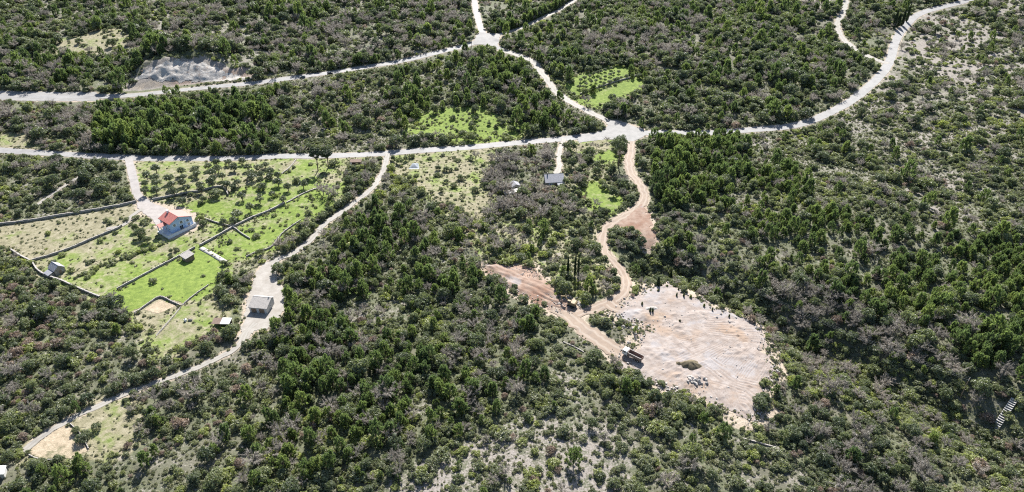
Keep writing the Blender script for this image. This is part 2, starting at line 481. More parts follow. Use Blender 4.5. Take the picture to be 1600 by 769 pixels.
def leaf_material(name, stops, trans=0.35, tcol=(1.15, 1.25, 0.75), patch=45.0):
    m, nt, b = mat(name)
    oi = nt.nodes.new('ShaderNodeObjectInfo')
    pn = noise(nt, 1.0 / patch, 2, 0.5, oi.outputs['Location'])
    f = math_n(nt, 'ADD', math_n(nt, 'MULTIPLY', oi.outputs['Random'], 0.7), math_n(nt, 'MULTIPLY', pn, 1.3))
    f = math_n(nt, 'SUBTRACT', f, 0.5)
    c = ramp_n(nt, f, stops)
    lv = attr(nt, 'leaf')
    c = mixc(nt, 1.0, c, ramp_n(nt, lv, [(0, (0.62, 0.64, 0.66)), (1, (1.3, 1.28, 1.2))]), 'MULTIPLY')
    nt.links.new(c, b.inputs['Base Color'])
    b.inputs['Roughness'].default_value = 0.5
    b.inputs['Specular IOR Level'].default_value = 0.45
    t = nt.nodes.new('ShaderNodeBsdfTranslucent')
    nt.links.new(mixc(nt, 1.0, c, tcol, 'MULTIPLY'), t.inputs[0])
    mx = nt.nodes.new('ShaderNodeMixShader')
    mx.inputs[0].default_value = trans
    out = nt.nodes['Material Output']
    nt.links.new(b.outputs[0], mx.inputs[1])
    nt.links.new(t.outputs[0], mx.inputs[2])
    nt.links.new(mx.outputs[0], out.inputs[0])
    M[name] = m
leaf_material('pine_needles', [(0, (0.115, 0.158, 0.092)), (0.5, (0.165, 0.215, 0.105)), (1, (0.23, 0.275, 0.118))], 0.55)
leaf_material('oak_leaves', [(0, (0.086, 0.108, 0.074)), (0.5, (0.138, 0.16, 0.096)), (1, (0.205, 0.226, 0.118))], 0.42)
leaf_material('scrub_leaves', [(0, (0.108, 0.128, 0.084)), (0.3, (0.162, 0.18, 0.108)), (0.55, (0.208, 0.218, 0.145)), (0.78, (0.255, 0.278, 0.118)), (1, (0.32, 0.345, 0.11))], 0.42)
leaf_material('cushion_leaves', [(0, (0.13, 0.142, 0.088)), (0.5, (0.195, 0.2, 0.122)), (1, (0.27, 0.258, 0.17))], 0.35)
leaf_material('rust_leaves', [(0, (0.2, 0.16, 0.135)), (0.5, (0.285, 0.222, 0.185)), (1, (0.36, 0.29, 0.235))], 0.4, (1.05, 1.0, 0.9))
leaf_material('twigs', [(0, (0.25, 0.228, 0.205)), (0.5, (0.325, 0.294, 0.262)), (1, (0.39, 0.345, 0.302))], 0.4, (1, 1, 1))
leaf_material('olive_leaves', [(0, (0.085, 0.105, 0.07)), (0.5, (0.12, 0.14, 0.09)), (1, (0.16, 0.18, 0.11))], 0.28)
leaf_material('cypress_leaves', [(0, (0.031, 0.051, 0.027)), (1, (0.058, 0.085, 0.037))], 0.15)
flat_mat('bark', (0.14, 0.105, 0.08), 0.25, 6)
flat_mat('pale_bark', (0.2, 0.17, 0.15), 0.2, 6)
flat_mat('white_plaster', (0.656, 0.664, 0.681), 0.04, 0.8)
flat_mat('pale_blue_plaster', (0.377, 0.492, 0.656), 0.05, 0.8)
flat_mat('grey_plaster', (0.508, 0.492, 0.467), 0.08, 0.9)
flat_mat('red_tiles', (0.34, 0.105, 0.08), 0.2, 1.6, 0.5, 0.6)
flat_mat('grey_tiles', (0.344, 0.320, 0.295), 0.18, 1.4, 0.8)
flat_mat('slate', (0.25, 0.25, 0.27), 0.2, 1.4, 0.75)
flat_mat('brown_board', (0.17, 0.125, 0.10), 0.25, 2.0)
flat_mat('white_sheet', (0.640, 0.640, 0.623), 0.05, 1.0, 0.6)
flat_mat('tarp', (0.162, 0.186, 0.210), 0.1, 0.8, 0.6, 0.3)
flat_mat('timber', (0.22, 0.16, 0.11), 0.2, 3.0)
flat_mat('soil_heap', (0.120, 0.100, 0.064), 0.35, 1.2, bmp=0.8)
flat_mat('limestone', (0.328, 0.303, 0.279), 0.25, 1.1, bmp=0.6)
flat_mat('stone_rubble', (0.279, 0.254, 0.213), 0.35, 1.6, bmp=0.8)
flat_mat('black_rubber', (0.02, 0.02, 0.02), 0.1, 3)
flat_mat('black_paint', (0.012, 0.012, 0.014), 0.1, 1, 0.35, 0.5)
flat_mat('grey_paint', (0.13, 0.135, 0.14), 0.06, 1, 0.35, 0.5)
flat_mat('white_paint', (0.72, 0.74, 0.72), 0.05, 1, 0.45, 0.4)
flat_mat('rusty_steel', (0.22, 0.15, 0.12), 0.3, 2.0, 0.7, 0.3)
flat_mat('tan_paint', (0.218, 0.160, 0.084), 0.15, 2, 0.6, 0.3)
flat_mat('steel', (0.18, 0.18, 0.18), 0.15, 2, 0.5, 0.4)
flat_mat('concrete_slab', (0.377, 0.361, 0.336), 0.12, 1.0, bmp=0.3)
flat_mat('window_glass', (0.035, 0.045, 0.06), 0.1, 1, 0.12, 0.6)
flat_mat('blue_shutter', (0.55, 0.62, 0.70), 0.06, 1)
flat_mat('wire', (0.3, 0.3, 0.31), 0.05, 1, 0.5, 0.4)

# ------------------------------------------------------------------ object helpers
def tag(o, label=None, cat=None, group=None, kind=None):
    if label: o['label'] = label
    if cat: o['category'] = cat
    if group: o['group'] = group
    if kind: o['kind'] = kind
    return o
def empty(name, loc, rz=0.0, **kw):
    o = bpy.data.objects.new(name, None)
    COL.objects.link(o)
    o.location = loc
    o.rotation_euler = (0, 0, rz)
    o.empty_display_size = 0.3
    return tag(o, **kw)
def link_mesh(name, me, m=None, parent=None):
    if m and not me.materials:
        me.materials.append(M[m])
    o = bpy.data.objects.new(name, me)
    COL.objects.link(o)
    if parent: o.parent = parent
    return o
def np_mesh(name, V, F, smooth=False):
    """V (n,3), F (m,k) all the same corner count"""
    V = np.asarray(V, np.float32); F = np.asarray(F, np.int32)
    me = bpy.data.meshes.new(name)
    k = F.shape[1]
    me.vertices.add(len(V)); me.vertices.foreach_set('co', V.ravel())
    me.loops.add(F.size); me.loops.foreach_set('vertex_index', F.ravel())
    me.polygons.add(len(F))
    me.polygons.foreach_set('loop_start', np.arange(0, F.size, k, dtype=np.int32))
    me.update(calc_edges=True)
    if smooth:
        me.polygons.foreach_set('use_smooth', np.ones(len(F), bool))
    return me
def add_attr(me, name, arr):
    a = me.attributes.new(name, 'FLOAT', 'POINT')
    a.data.foreach_set('value', np.asarray(arr, np.float32).ravel())

class MB:
    """collects simple solids into one mesh"""
    def __init__(s): s.v, s.f = [], []
    def box(s, x0, x1, y0, y1, z0, z1, tx=0.0, ty=0.0):
        n = len(s.v)
        s.v += [(x0,y0,z0),(x1,y0,z0),(x1,y1,z0),(x0,y1,z0),(x0+tx,y0+ty,z1),(x1-tx,y0+ty,z1),(x1-tx,y1-ty,z1),(x0+tx,y1-ty,z1)]
        s.f += [[n+i for i in q] for q in ((3,2,1,0),(4,5,6,7),(0,1,5,4),(1,2,6,5),(2,3,7,6),(3,0,4,7))]
        return s
    def prism(s, prof, a0, a1, axis='y'):
        """closed profile of (p,q) swept along an axis: y -> (p,a,q); x -> (a,p,q)"""
        n, k = len(s.v), len(prof)
        for a in (a0, a1):
            s.v += [((p, a, q) if axis == 'y' else (a, p, q)) for p, q in prof]
        s.f += [[n+i, n+(i+1) % k, n+k+(i+1) % k, n+k+i] for i in range(k)]
        s.f += [[n+i for i in range(k)][::-1], [n+k+i for i in range(k)]]
        return s
    def slab(s, pts, th):
        """thick sheet over a 4-corner outline, thickness downwards"""
        n = len(s.v)
        s.v += [tuple(p) for p in pts] + [(p[0], p[1], p[2] - th) for p in pts]
        k = len(pts)
        s.f += [[n+i for i in range(k)], [n+k+i for i in range(k)][::-1]]
        s.f += [[n+i, n+k+i, n+k+(i+1) % k, n+(i+1) % k] for i in range(k)]
        return s
    def tube(s, a, b, r0, r1=None, n=8):
        r1 = r0 if r1 is None else r1
        a, b = Vector(a), Vector(b)
        d = (b - a).normalized()
        u = d.orthogonal().normalized(); w = d.cross(u)
        k = len(s.v)
        for c, r in ((a, r0), (b, r1)):
            s.v += [tuple(c + (u * math.cos(2*math.pi*i/n) + w * math.sin(2*math.pi*i/n)) * r) for i in range(n)]
        s.f += [[k+i, k+(i+1) % n, k+n+(i+1) % n, k+n+i] for i in range(n)]
        s.f += [[k+i for i in range(n)][::-1], [k+n+i for i in range(n)]]
        return s
    def build(s, name, m, parent=None, bevel=0.0):
        me = bpy.data.meshes.new(name)
        me.from_pydata(s.v, [], s.f)
        bm = bmesh.new(); bm.from_mesh(me)
        bmesh.ops.recalc_face_normals(bm, faces=bm.faces)
        if bevel:
            bmesh.ops.bevel(bm, geom=list(bm.edges), offset=bevel, segments=1, affect='EDGES', clamp_overlap=True)
        bm.to_mesh(me); bm.free()
        return link_mesh(name, me, m, parent)

# ------------------------------------------------------------------ ground sheet
def outer(a0, a1, far, n=14):
    r = [(k / n) ** 2.2 for k in range(1, n + 1)]
    return np.array([a0 - far * q for q in r[::-1]]), np.array([a1 + far * q for q in r])

# vegetation and soil zones painted over the ground nodes
NU, NV = project(GX, GY, HG)
n1 = fbm(GX, GY, 22, 41, 3) - 0.5
n2 = fbm(GX, GY, 22, 57, 3) - 0.5
WU, WV = NU + n1 * 46, NV + n2 * 30
KEYS = ('pine', 'oak', 'bare', 'rust', 'scrub', 'low', 'rock', 'grass', 'dirt', 'red', 'dry')
Z = {k: np.zeros_like(GX) for k in KEYS}
def paint(poly, warp=True, **kw):
    k = inside(WU if warp else NU, WV if warp else NV, poly)
    for a, v in kw.items():
        Z[a][k] = v
ALL = [(-900,-900),(2600,-900),(2600,2000),(-900,2000)]
paint(ALL, dry=.6, pine=.06, oak=.22, bare=.08, rust=.02, scrub=.66, low=.6, rock=.14, grass=.1)
# hillside above the upper road
paint([(-300,-300),(740,-300),(740,70),(500,112),(240,140),(-300,150)], pine=.22, oak=.48, bare=.10, scrub=.6, rock=.2, grass=.25)
paint([(-100,95),(150,80),(250,40),(330,60),(240,125),(150,148),(-100,148)], pine=.5, oak=.3, scrub=.6)
paint([(440,40),(640,20),(740,10),(735,60),(640,92),(520,112),(400,120)], pine=.10, oak=.42, bare=.30, scrub=.55)
paint([(200,0),(330,0),(440,60),(400,95),(260,80)], pine=.08, oak=.4, bare=.2, scrub=.6, rock=.35)
# between the upper and the main road
paint([(-300,158),(500,120),(740,72),(960,205),(600,236),(200,242),(-300,230)], pine=.06, oak=.3, bare=.15, scrub=.7, rock=.18, grass=.2)
paint([(150,150),(420,128),(470,170),(440,232),(150,238)], pine=1.1, oak=.18, bare=.05, scrub=.5)
paint([(-100,162),(150,160),(160,235),(60,235),(40,205),(-100,205)], pine=.04, oak=.25, bare=.35, rust=.12, scrub=.6)
paint([(430,135),(560,125),(650,150),(640,225),(430,235)], pine=.05, oak=.12, bare=.14, scrub=.85, low=.8, rock=.3, grass=.35)
paint([(600,105),(760,75),(840,120),(930,180),(860,205),(800,190),(740,160),(630,200),(600,170)], pine=.48, oak=.3, bare=.12, scrub=.5)
paint([(800,140),(900,165),(930,190),(860,210),(810,195)], pine=.75, oak=.1, bare=.15)
# between the link road and the hill road
paint([(760,60),(900,-40),(1310,-60),(1312,50),(1380,100),(1340,150),(1200,195),(1000,205),(940,180),(860,120)], pine=.24, oak=.58, bare=.10, scrub=.55, rock=.1)
paint([(1000,20),(1180,0),(1240,60),(1180,140),(1040,150),(980,100)], pine=.22, oak=.5, bare=.16, scrub=.5)
paint([(900,40),(1050,50),(1060,120),(1000,100),(900,100)], pine=.05, oak=.4, bare=.4, scrub=.45)
paint([(1210,-10),(1310,-20),(1310,20),(1250,30)], oak=.15, bare=.1, scrub=.4, rock=.5, grass=.5)
# rocky slope beyond the hill road
paint([(1400,70),(1440,25),(1530,-20),(1800,-60),(1800,340),(1560,360),(1400,330),(1230,320),(1180,215),(1260,205),(1350,165)], pine=.02, oak=.10, bare=.05, rust=.015, scrub=.62, low=.65, rock=.44, grass=.05)
paint([(1430,60),(1800,40),(1800,150),(1540,190),(1420,150)], oak=.07, scrub=.48, rock=.58, low=.6)
paint([(1200,215),(1400,200),(1420,330),(1230,330)], pine=.05, oak=.14, scrub=.7, rock=.28)
# pines below the main road by the dirt track
paint([(1000,215),(1110,212),(1220,240),(1260,310),(1180,330),(1090,320),(1030,330),(1015,290)], pine=1.0, oak=.2, bare=.05, scrub=.5)
paint([(1020,330),(1180,330),(1190,420),(1240,470),(1100,440),(1030,400)], pine=.22, oak=.42, bare=.14, rust=.05, scrub=.6)
# pine belt and ravine
paint([(1170,350),(1260,335),(1400,355),(1600,370),(1900,400),(1900,620),(1600,600),(1480,560),(1300,470),(1190,420)], pine=1.25, oak=.2, bare=.08, scrub=.3)
paint([(1180,430),(1250,430),(1380,500),(1480,510),(1500,590),(1400,575),(1290,525),(1190,470)], pine=.15, oak=.2, bare=.72, rust=.06, scrub=.4)
paint([(1200,490),(1330,560),(1500,630),(1800,760),(1800,1100),(1240,1100),(1215,660),(1220,580)], pine=.02, oak=.22, bare=.22, rust=.08, scrub=.92, low=.8, rock=.1, grass=.15)
paint([(1400,600),(1600,640),(1800,700),(1800,1100),(1350,1100),(1380,700)], pine=.04, oak=.24, bare=.14, rust=.06, scrub=.95, low=.8)
# rocky scrub below the clearing
paint([(780,600),(900,580),(1000,610),(1100,660),(1230,690),(1260,1100),(500,1100),(600,760),(720,690)], pine=.02, oak=.05, bare=.04, rust=.02, scrub=.60, low=.65, rock=.44, grass=.05)
paint([(660,740),(820,650),(960,660),(1000,720),(940,1000),(620,1000)], scrub=.44, rock=.60, low=.6, oak=.05)
paint([(1200,700),(1330,760),(1330,1000),(1180,1000)], scrub=.5, rock=.42, low=.9, oak=.05)
paint([(830,500),(960,550),(1080,620),(1000,640),(900,600),(800,560)], pine=.06, oak=.3, scrub=.85, rock=.15)
# central pine wood
paint([(440,420),(520,350),(600,285),(690,330),(750,400),(800,470),(850,520),(850,600),(720,680),(560,769),(400,769),(300,720),(330,580),(430,520)], pine=.34, oak=.16, bare=.15, rust=.05, scrub=.85, low=.7, rock=.12)
paint([(470,440),(600,330),(700,400),(700,470),(560,500)], pine=.85, oak=.2, bare=.12, scrub=.7)
paint([(420,540),(560,500),(700,560),(700,640),(560,720),(420,640)], pine=.85, oak=.14, bare=.12, scrub=.7)
paint([(530,470),(640,470),(640,520),(560,540)], pine=.04, oak=.08, bare=.2, scrub=.45, rock=.42)
paint([(600,262),(660,290),(690,325),(600,330),(560,320)], pine=.03, oak=.1, bare=.1, scrub=.9, low=.8, grass=.3)
paint([(700,470),(830,480),(860,560),(760,600),(690,560)], pine=.16, oak=.22, bare=.26, rust=.05, scrub=.85)
paint([(640,480),(1,1),(1,1)], pine=0)
# bare trees round the cottage and the strip to the dirt track
paint([(740,240),(860,235),(875,300),(850,370),(770,380),(735,320)], pine=.05, oak=.14, bare=.85, rust=.05, scrub=.4, low=.5, grass=.3)
paint([(700,330),(900,345),(945,350),(940,400),(880,410),(750,405)], pine=.06, oak=.14, bare=.35, scrub=.5, low=.95, rock=.2, grass=.75, dry=.55)
paint([(880,222),(975,222),(1000,320),(945,350),(870,330)], pine=.02, oak=.42, bare=.2, rust=.05, scrub=.6, grass=.5)
paint([(830,350),(940,350),(970,420),(960,465),(900,475),(850,430),(800,400)], pine=.03, oak=.1, bare=.06, scrub=.55, low=1.0, rock=.25, grass=.8, dry=.6)
paint([(980,420),(1030,400),(1060,440),(1000,455),(985,470)], oak=.08, scrub=.6, low=1.0, rock=.35, grass=.7, dry=.5)
# lower left
paint([(-300,240),(190,246),(196,300),(210,312),(-300,345)], pine=.02, oak=.34, bare=.06, scrub=.95, low=.5, grass=.2)
paint([(-300,400),(20,395),(100,445),(180,470),(240,540),(330,530),(380,520),(280,580),(60,690),(-300,760)], pine=.03, oak=.30, bare=.16, rust=.20, scrub=.8, rock=.15, grass=.35)
paint([(-60,430),(60,430),(80,640),(-60,650)], oak=.22, bare=.14, rust=.40, scrub=.7)
paint([(-300,720),(120,725),(330,700),(430,769),(430,1100),(-300,1100)], pine=.22, oak=.3, bare=.12, rust=.05, scrub=.9)
paint([(200,600),(330,560),(430,520),(440,560),(330,700),(220,700)], pine=.12, oak=.2, bare=.22, rust=.12, scrub=.9)
paint([(330,470),(395,440),(400,415),(345,412)], oak=.4, bare=.4, scrub=.6, grass=.5)
# the walled property
paint([(205,250),(600,245),(580,290),(510,345),(440,392),(395,408),(345,408),(340,470),(350,500),(320,525),(255,548),(205,500),(180,478),(157,466),(95,438),(50,410),(0,382),(0,352),(212,318)], False, pine=0, oak=.012, bare=.03, rust=.01, scrub=.10, low=.45, rock=0, grass=1)
paint([(540,250),(600,245),(580,290),(510,345),(440,392),(400,400),(440,370),(500,330),(540,300)], False, oak=.18, bare=.2, scrub=.8, low=.8, grass=.4)
paint([(345,405),(395,355),(450,330),(470,345),(430,380),(395,402)], False, scrub=.55, oak=.05)
thick = sstep(0.36, 0.60, fbm(GX, GY, 26, 171, 3))
for a, lo_ in (('oak', .3), ('scrub', .42), ('bare', .3), ('pine', .5)):
    Z[a] *= lo_ + (1.25 - lo_) * thick
Z['rock'] += 0.24 * (1 - thick)
Z['low'] = np.clip(Z['low'] * (1.25 - .3 * thick), 0, 1)
for n_, l_, d_, P_ in FIELDW:
    k = inside(GX, GY, P_)
    nearf = dist_poly(GX, GY, P_, True) < 5
    Z['grass'][nearf] = 0.9
    Z['dry'][nearf | k] = np.clip(d_, 0.0, 1.0)
    Z['grass'][k] = 1.0
    for a in ('pine', 'bare', 'rust', 'oak'):
        Z[a][k] = 0.0
    Z['rock'][k] = 0.0
    Z['scrub'][k] = 0.05 if d_ < 1.05 else 0.0
    Z['low'][k] = max(.015, .03 + .2 * d_) if d_ < 1.05 else 0.0
for n_ in ('pasture',):
    k = inside(GX, GY, [f for f in FIELDW if f[0] == n_][0][3])
    Z['scrub'][k], Z['low'][k] = 0.13, 0.4
for n_ in ('wild_meadow', 'hill_clearing'):
    k = inside(GX, GY, [f for f in FIELDW if f[0] == n_][0][3])
    Z['scrub'][k], Z['low'][k], Z['oak'][k] = 0.2, 0.25, 0.06
for n_ in ('meadow', 'garden_strip'):
    k = inside(GX, GY, [f for f in FIELDW if f[0] == n_][0][3])
    Z['scrub'][k] = 0.5 if n_ == 'meadow' else 0.26
for n_, e in (('quarry', 5.5), ('scar', 4.0), ('scar_red', 3.0), ('yard', 2.0), ('pad', 2.0), ('apron', 2.0), ('layby', 1.5), ('j1', 1.5), ('j2', 1.5)):
    ins = inside(GX, GY, PW[n_])
    d = dist_poly(GX, GY, PW[n_], True)
    near = ins | (d < e)
    Z['dirt'][near] = 1.0
    for a in ('pine', 'oak', 'bare', 'rust', 'scrub', 'low'):
        Z[a][ins & (d > (1.0 if n_ not in ('quarry', 'scar') else 2.5))] = 0.0
        if n_ not in ('quarry', 'scar') or a in ('pine', 'oak', 'bare'):
            Z[a][ins | (d < 0.8)] = 0.0
for n_ in ('scar', 'scar_red'):
    k = inside(GX, GY, PW[n_])
    Z['red'][k] = 0.8
# the cutting
cutk = north & (du > 4.0) & (du < 13 + 16 * arch) & (uu > 196) & (uu < 400)
for a in ('pine', 'oak', 'bare', 'rust', 'scrub'):
    if a in ('pine', 'oak', 'bare'):
        Z[a][north & (du > 4.0) & (du < 14 + 16 * arch + 8) & (uu > 215) & (uu < 400)] = 0.0
    Z[a][cutk] = 0.02
Z['rock'][cutk] = 1.6
Z['red'][cutk & (du < 12.5) & (uu > 270)] = 0.5
Z['dirt'][cutk & (du < 12.5)] = .6
RD = np.full(GX.shape, 1e9)
for nm, (w, m, P) in ROADW.items():
    RD = np.minimum(RD, dist_poly(GX, GY, P[::3]) - w / 2)
Z['dirt'] = np.maximum(Z['dirt'], 0.8 * (1 - sstep(0.5, 2.6, RD)))

def zone(k, x, y):
    ix = np.clip(np.rint((x - X0) / DX).astype(int), 0, len(gx) - 1)
    iy = np.clip(np.rint((y - Y0) / DX).astype(int), 0, len(gy) - 1)
    return Z[k][iy, ix]

lo, hi = outer(X0, X1, 6000)
XS = np.concatenate([lo, gx, hi])
lo2, hi2 = outer(Y0, Y1, 7000)
YS = np.concatenate([lo2, gy, hi2])
TX, TY = np.meshgrid(XS, YS)
TZ = H(TX, TY)
far = np.maximum(np.maximum(X0 - TX, TX - X1), np.maximum(Y0 - TY, TY - Y1)).clip(0, None)
TZ = TZ + sstep(0, 2500, far) * 60 * (fbm(TX, TY, 900, 77, 3) - 0.4)
nyt, nxt = TX.shape
idx = np.arange(nyt * nxt).reshape(nyt, nxt)
F = np.stack([idx[:-1, :-1], idx[:-1, 1:], idx[1:, 1:], idx[1:, :-1]], -1).reshape(-1, 4)
me = np_mesh('ground', np.stack([TX, TY, TZ], -1).reshape(-1, 3), F, True)
iy = np.clip(np.rint((TY - Y0) / DX).astype(int), 0, len(gy) - 1)
ix = np.clip(np.rint((TX - X0) / DX).astype(int), 0, len(gx) - 1)
for k in ('rock', 'grass', 'dirt', 'red', 'dry'):
    add_attr(me, k, blur(Z[k].copy(), 1)[iy, ix])
tag(link_mesh('ground', me, 'ground'), 'scrubby limestone hillside ground', 'ground', kind='structure')

# ------------------------------------------------------------------ sheets laid over the ground
def patch(name, P, m, lift=0.10, step=0.6, warp=1.3, relief=None, label=None, cat='field'):
    x0, y0 = P.min(0) - 2
    x1, y1 = P.max(0) + 2
    xs, ys = np.arange(x0, x1, step), np.arange(y0, y1, step)
    X, Y = np.meshgrid(xs, ys)
    cx, cy = X[:-1, :-1] + step / 2, Y[:-1, :-1] + step / 2
    wx = cx + warp * 2.4 * (fbm(cx, cy, 3.4, 5, 3) - 0.5)
    wy = cy + warp * 2.4 * (fbm(cx, cy, 3.4, 15, 3) - 0.5)
    if relief is not None and warp > 2.1:
        wx = wx + 9.0 * (fbm(cx, cy, 11, 25, 2) - 0.5)
        wy = wy + 9.0 * (fbm(cx, cy, 11, 27, 2) - 0.5)
    k = inside(wx, wy, P)
    Zz = H(X, Y) + lift
    if relief is not None:
        rim = np.where(inside(X, Y, P), dist_poly(X, Y, P, True), 0)
        Zz = Zz + relief(X, Y) * sstep(0, 3.5, rim)
    id_ = np.arange(X.size).reshape(X.shape)
    Fq = np.stack([id_[:-1, :-1][k], id_[:-1, 1:][k], id_[1:, 1:][k], id_[1:, :-1][k]], -1)
    used, inv = np.unique(Fq.ravel(), return_inverse=True)
    V = np.stack([X.ravel(), Y.ravel(), Zz.ravel()], -1)[used]
    me = np_mesh(name, V, inv.reshape(-1, 4), True)
    o = link_mesh(name, me, m)
    return tag(o, label, cat, kind='structure')

for n_, l_, d_, P_ in FIELDW:
    gm = grass_material(n_ + '_turf', d_)
    M[n_ + '_turf'] = gm
    rel = None
    if n_ in ('vegetable_plot', 'tilled_plot'):
        rel = lambda X, Y: 0.06 * np.sin((X * 0.75 - Y * 0.66) * 5.0)
    patch(n_, P_, n_ + '_turf', 0.09, relief=rel, label=l_, warp=3.0 if d_ < 1.05 else 0.4)

def quarry_material(name, cs, red):
    m, nt, b = mat(name)
    big, mid, fine = noise(nt, 0.055, 5, 0.6), noise(nt, 0.3, 5, 0.65), noise(nt, 1.9, 6, 0.75)
    c = ramp_n(nt, mid, [(0.25, cs[0]), (0.5, cs[1]), (0.75, cs[2])])
    c = mixc(nt, math_n(nt, 'MULTIPLY', smooth_n(nt, big, 0.52, 0.66), 0.75), c, red)
    c = mixc(nt, math_n(nt, 'MULTIPLY', math_n(nt, 'SUBTRACT', 1.0, smooth_n(nt, big, 0.38, 0.46)), 0.7), c, (0.27, 0.255, 0.255))
    c = mixc(nt, math_n(nt, 'MULTIPLY', smooth_n(nt, fine, 0.54, 0.70), 0.6), c, (0.19, 0.15, 0.125))
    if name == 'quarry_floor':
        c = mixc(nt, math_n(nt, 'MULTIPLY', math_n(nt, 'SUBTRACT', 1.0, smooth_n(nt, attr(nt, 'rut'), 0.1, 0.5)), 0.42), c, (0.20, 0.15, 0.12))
    nt.links.new(c, b.inputs['Base Color'])
    bump(nt, b, fine, 0.7, 0.25)
    M[name] = m
quarry_material('quarry_floor', ((0.193, 0.156, 0.134), (0.263, 0.223, 0.198), (0.327, 0.290, 0.266)), (0.257, 0.182, 0.128))
quarry_material('red_earth', ((0.162, 0.100, 0.072), (0.231, 0.162, 0.125), (0.287, 0.225, 0.181)), (0.187, 0.103, 0.069))
def fans(X, Y):
    """overlapping fans of crawler tracks, about -1..1"""
    c1 = W(1075, 575)
    dx, dy = X - c1[0], Y - c1[1]
    z = 0.0
    cov = np.zeros_like(X)
    for k in range(7):                                               # each pass has its own pivot
        cxk, cyk = (-60, -70, -45, -80, 20, -30, 60)[k], (10, -25, -50, 30, -60, 60, 40)[k]
        rr_ = np.hypot(dx - cxk, dy - cyk)
        th = np.arctan2(dy - cyk, dx - cxk)
        w = sstep(0.50, 0.55, fbm(X, Y, 19, 300 + k, 2))
        R0 = math.hypot(cxk, cyk) + 15
        ph = th * 2 * math.pi * R0 / (1.5 + .25 * (k % 3)) + 14.0 * fbm(X, Y, 16, 210 + k, 3)
        lines = np.sin(ph) * 1.6 * sstep(.2, .7, vnoise(th * R0 / 3.2, rr_ / 7, 400 + k))
        z = z * (1 - w) + w * lines
        cov = np.maximum(cov, w)
    sel = 0.25 + 0.75 * sstep(-12, 12, dx)
    return z * sel, cov * sel
def track_relief(X, Y):
    z, cov = fans(X, Y)
    spoil = np.clip(fbm(X, Y, 8, 41, 3) - 0.56, 0, 1) * 5.0
    return 0.30 + 0.075 * z + 0.9 * (fbm(X, Y, 15, 33, 3) - 0.5) + (0.25 + spoil * .5) * (fbm(X, Y, 1.7, 35, 2) - 0.5) + spoil * .35
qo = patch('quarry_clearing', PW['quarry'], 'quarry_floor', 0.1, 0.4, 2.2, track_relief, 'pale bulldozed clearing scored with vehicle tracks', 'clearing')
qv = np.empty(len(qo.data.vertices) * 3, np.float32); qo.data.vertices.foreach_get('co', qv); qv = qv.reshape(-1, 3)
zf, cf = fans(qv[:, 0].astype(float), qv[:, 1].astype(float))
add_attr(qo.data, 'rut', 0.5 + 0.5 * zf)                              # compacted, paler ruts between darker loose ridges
def scar_relief(X, Y):
    return 0.4 + 0.8 * (vnoise((X * 0.55 + Y * 0.83) * 1.1 + 2 * fbm(X, Y, 8, 61, 2), (X * .83 - Y * .55) / 9, 62) - .5) + 1.6 * (fbm(X, Y, 9, 63, 3) - 0.45)
patch('earth_scar', PW['scar'], 'red_earth', 0.1, 0.45, 2.0, scar_relief, 'reddish brown earth scar scraped open beside the dirt track', 'clearing')
patch('earth_slope', PW['scar_red'], 'red_earth', 0.1, 0.45, 2.0, lambda X, Y: 0.25 + 0.5 * (fbm(X, Y, 5, 65, 3) - 0.5), 'reddish bare earth slope in the bend of the dirt track', 'clearing')
patch('gravel_yard', PW['yard'], 'yard_gravel', 0.16, 0.6, 1.4, None, 'pale gravel yard around the grey roofed farm building', 'yard')
patch('house_apron', PW['apron'], 'apron_concrete', 0.17, 0.5, 0.5, None, 'pale concrete forecourt of the white house', 'yard')
patch('road_junction', PW['j1'], 'worn_asphalt', 0.185, 0.6, 0.8, None, 'wide pale road junction at the top of the dirt track', 'road')
patch('layby', PW['layby'], 'worn_asphalt', 0.12, 0.6, 0.8, None, 'wide pale lay-by where the upper road broadens', 'road')
patch('upper_junction', PW['j2'], 'worn_asphalt', 0.185, 0.6, 0.8, None, 'pale road junction on the upper road', 'road')

def cut_relief(X, Y):
    ledge = fbm(X, Y, 5.0, 81, 3)
    gully = fbm(X * 1.0, Y * .35, 3.2, 83, 2)
    return 0.5 + 1.5 * (ledge - .5) + 1.3 * (gully - .5)
m_, nt_, b_ = mat('rock_face')
fx_, mx_ = noise(nt_, 1.1, 6, .7), noise(nt_, .25, 5, .65)
cc_ = ramp_n(nt_, fx_, [(0.3, (0.20, 0.175, 0.155)), (0.5, (0.36, 0.335, 0.305)), (0.7, (0.47, 0.45, 0.42))])
cc_ = mixc(nt_, math_n(nt_, 'MULTIPLY', smooth_n(nt_, mx_, .54, .68), .6), cc_, (0.24, 0.165, 0.12))
nt_.links.new(cc_, b_.inputs['Base Color'])
bump(nt_, b_, fx_, .9, .5)
M['rock_face'] = m_
CUTF = Wp([(206,127),(218,118),(232,108),(250,101),(272,97),(296,96),(320,99),(338,106),(352,115),(372,118),(392,122),(392,127),(350,127),(300,127),(250,128)])
patch('rock_cutting', CUTF, 'rock_face', 0.15, 0.6, 2.0, cut_relief, 'pale arched rock face cut above the upper road', 'rock face')

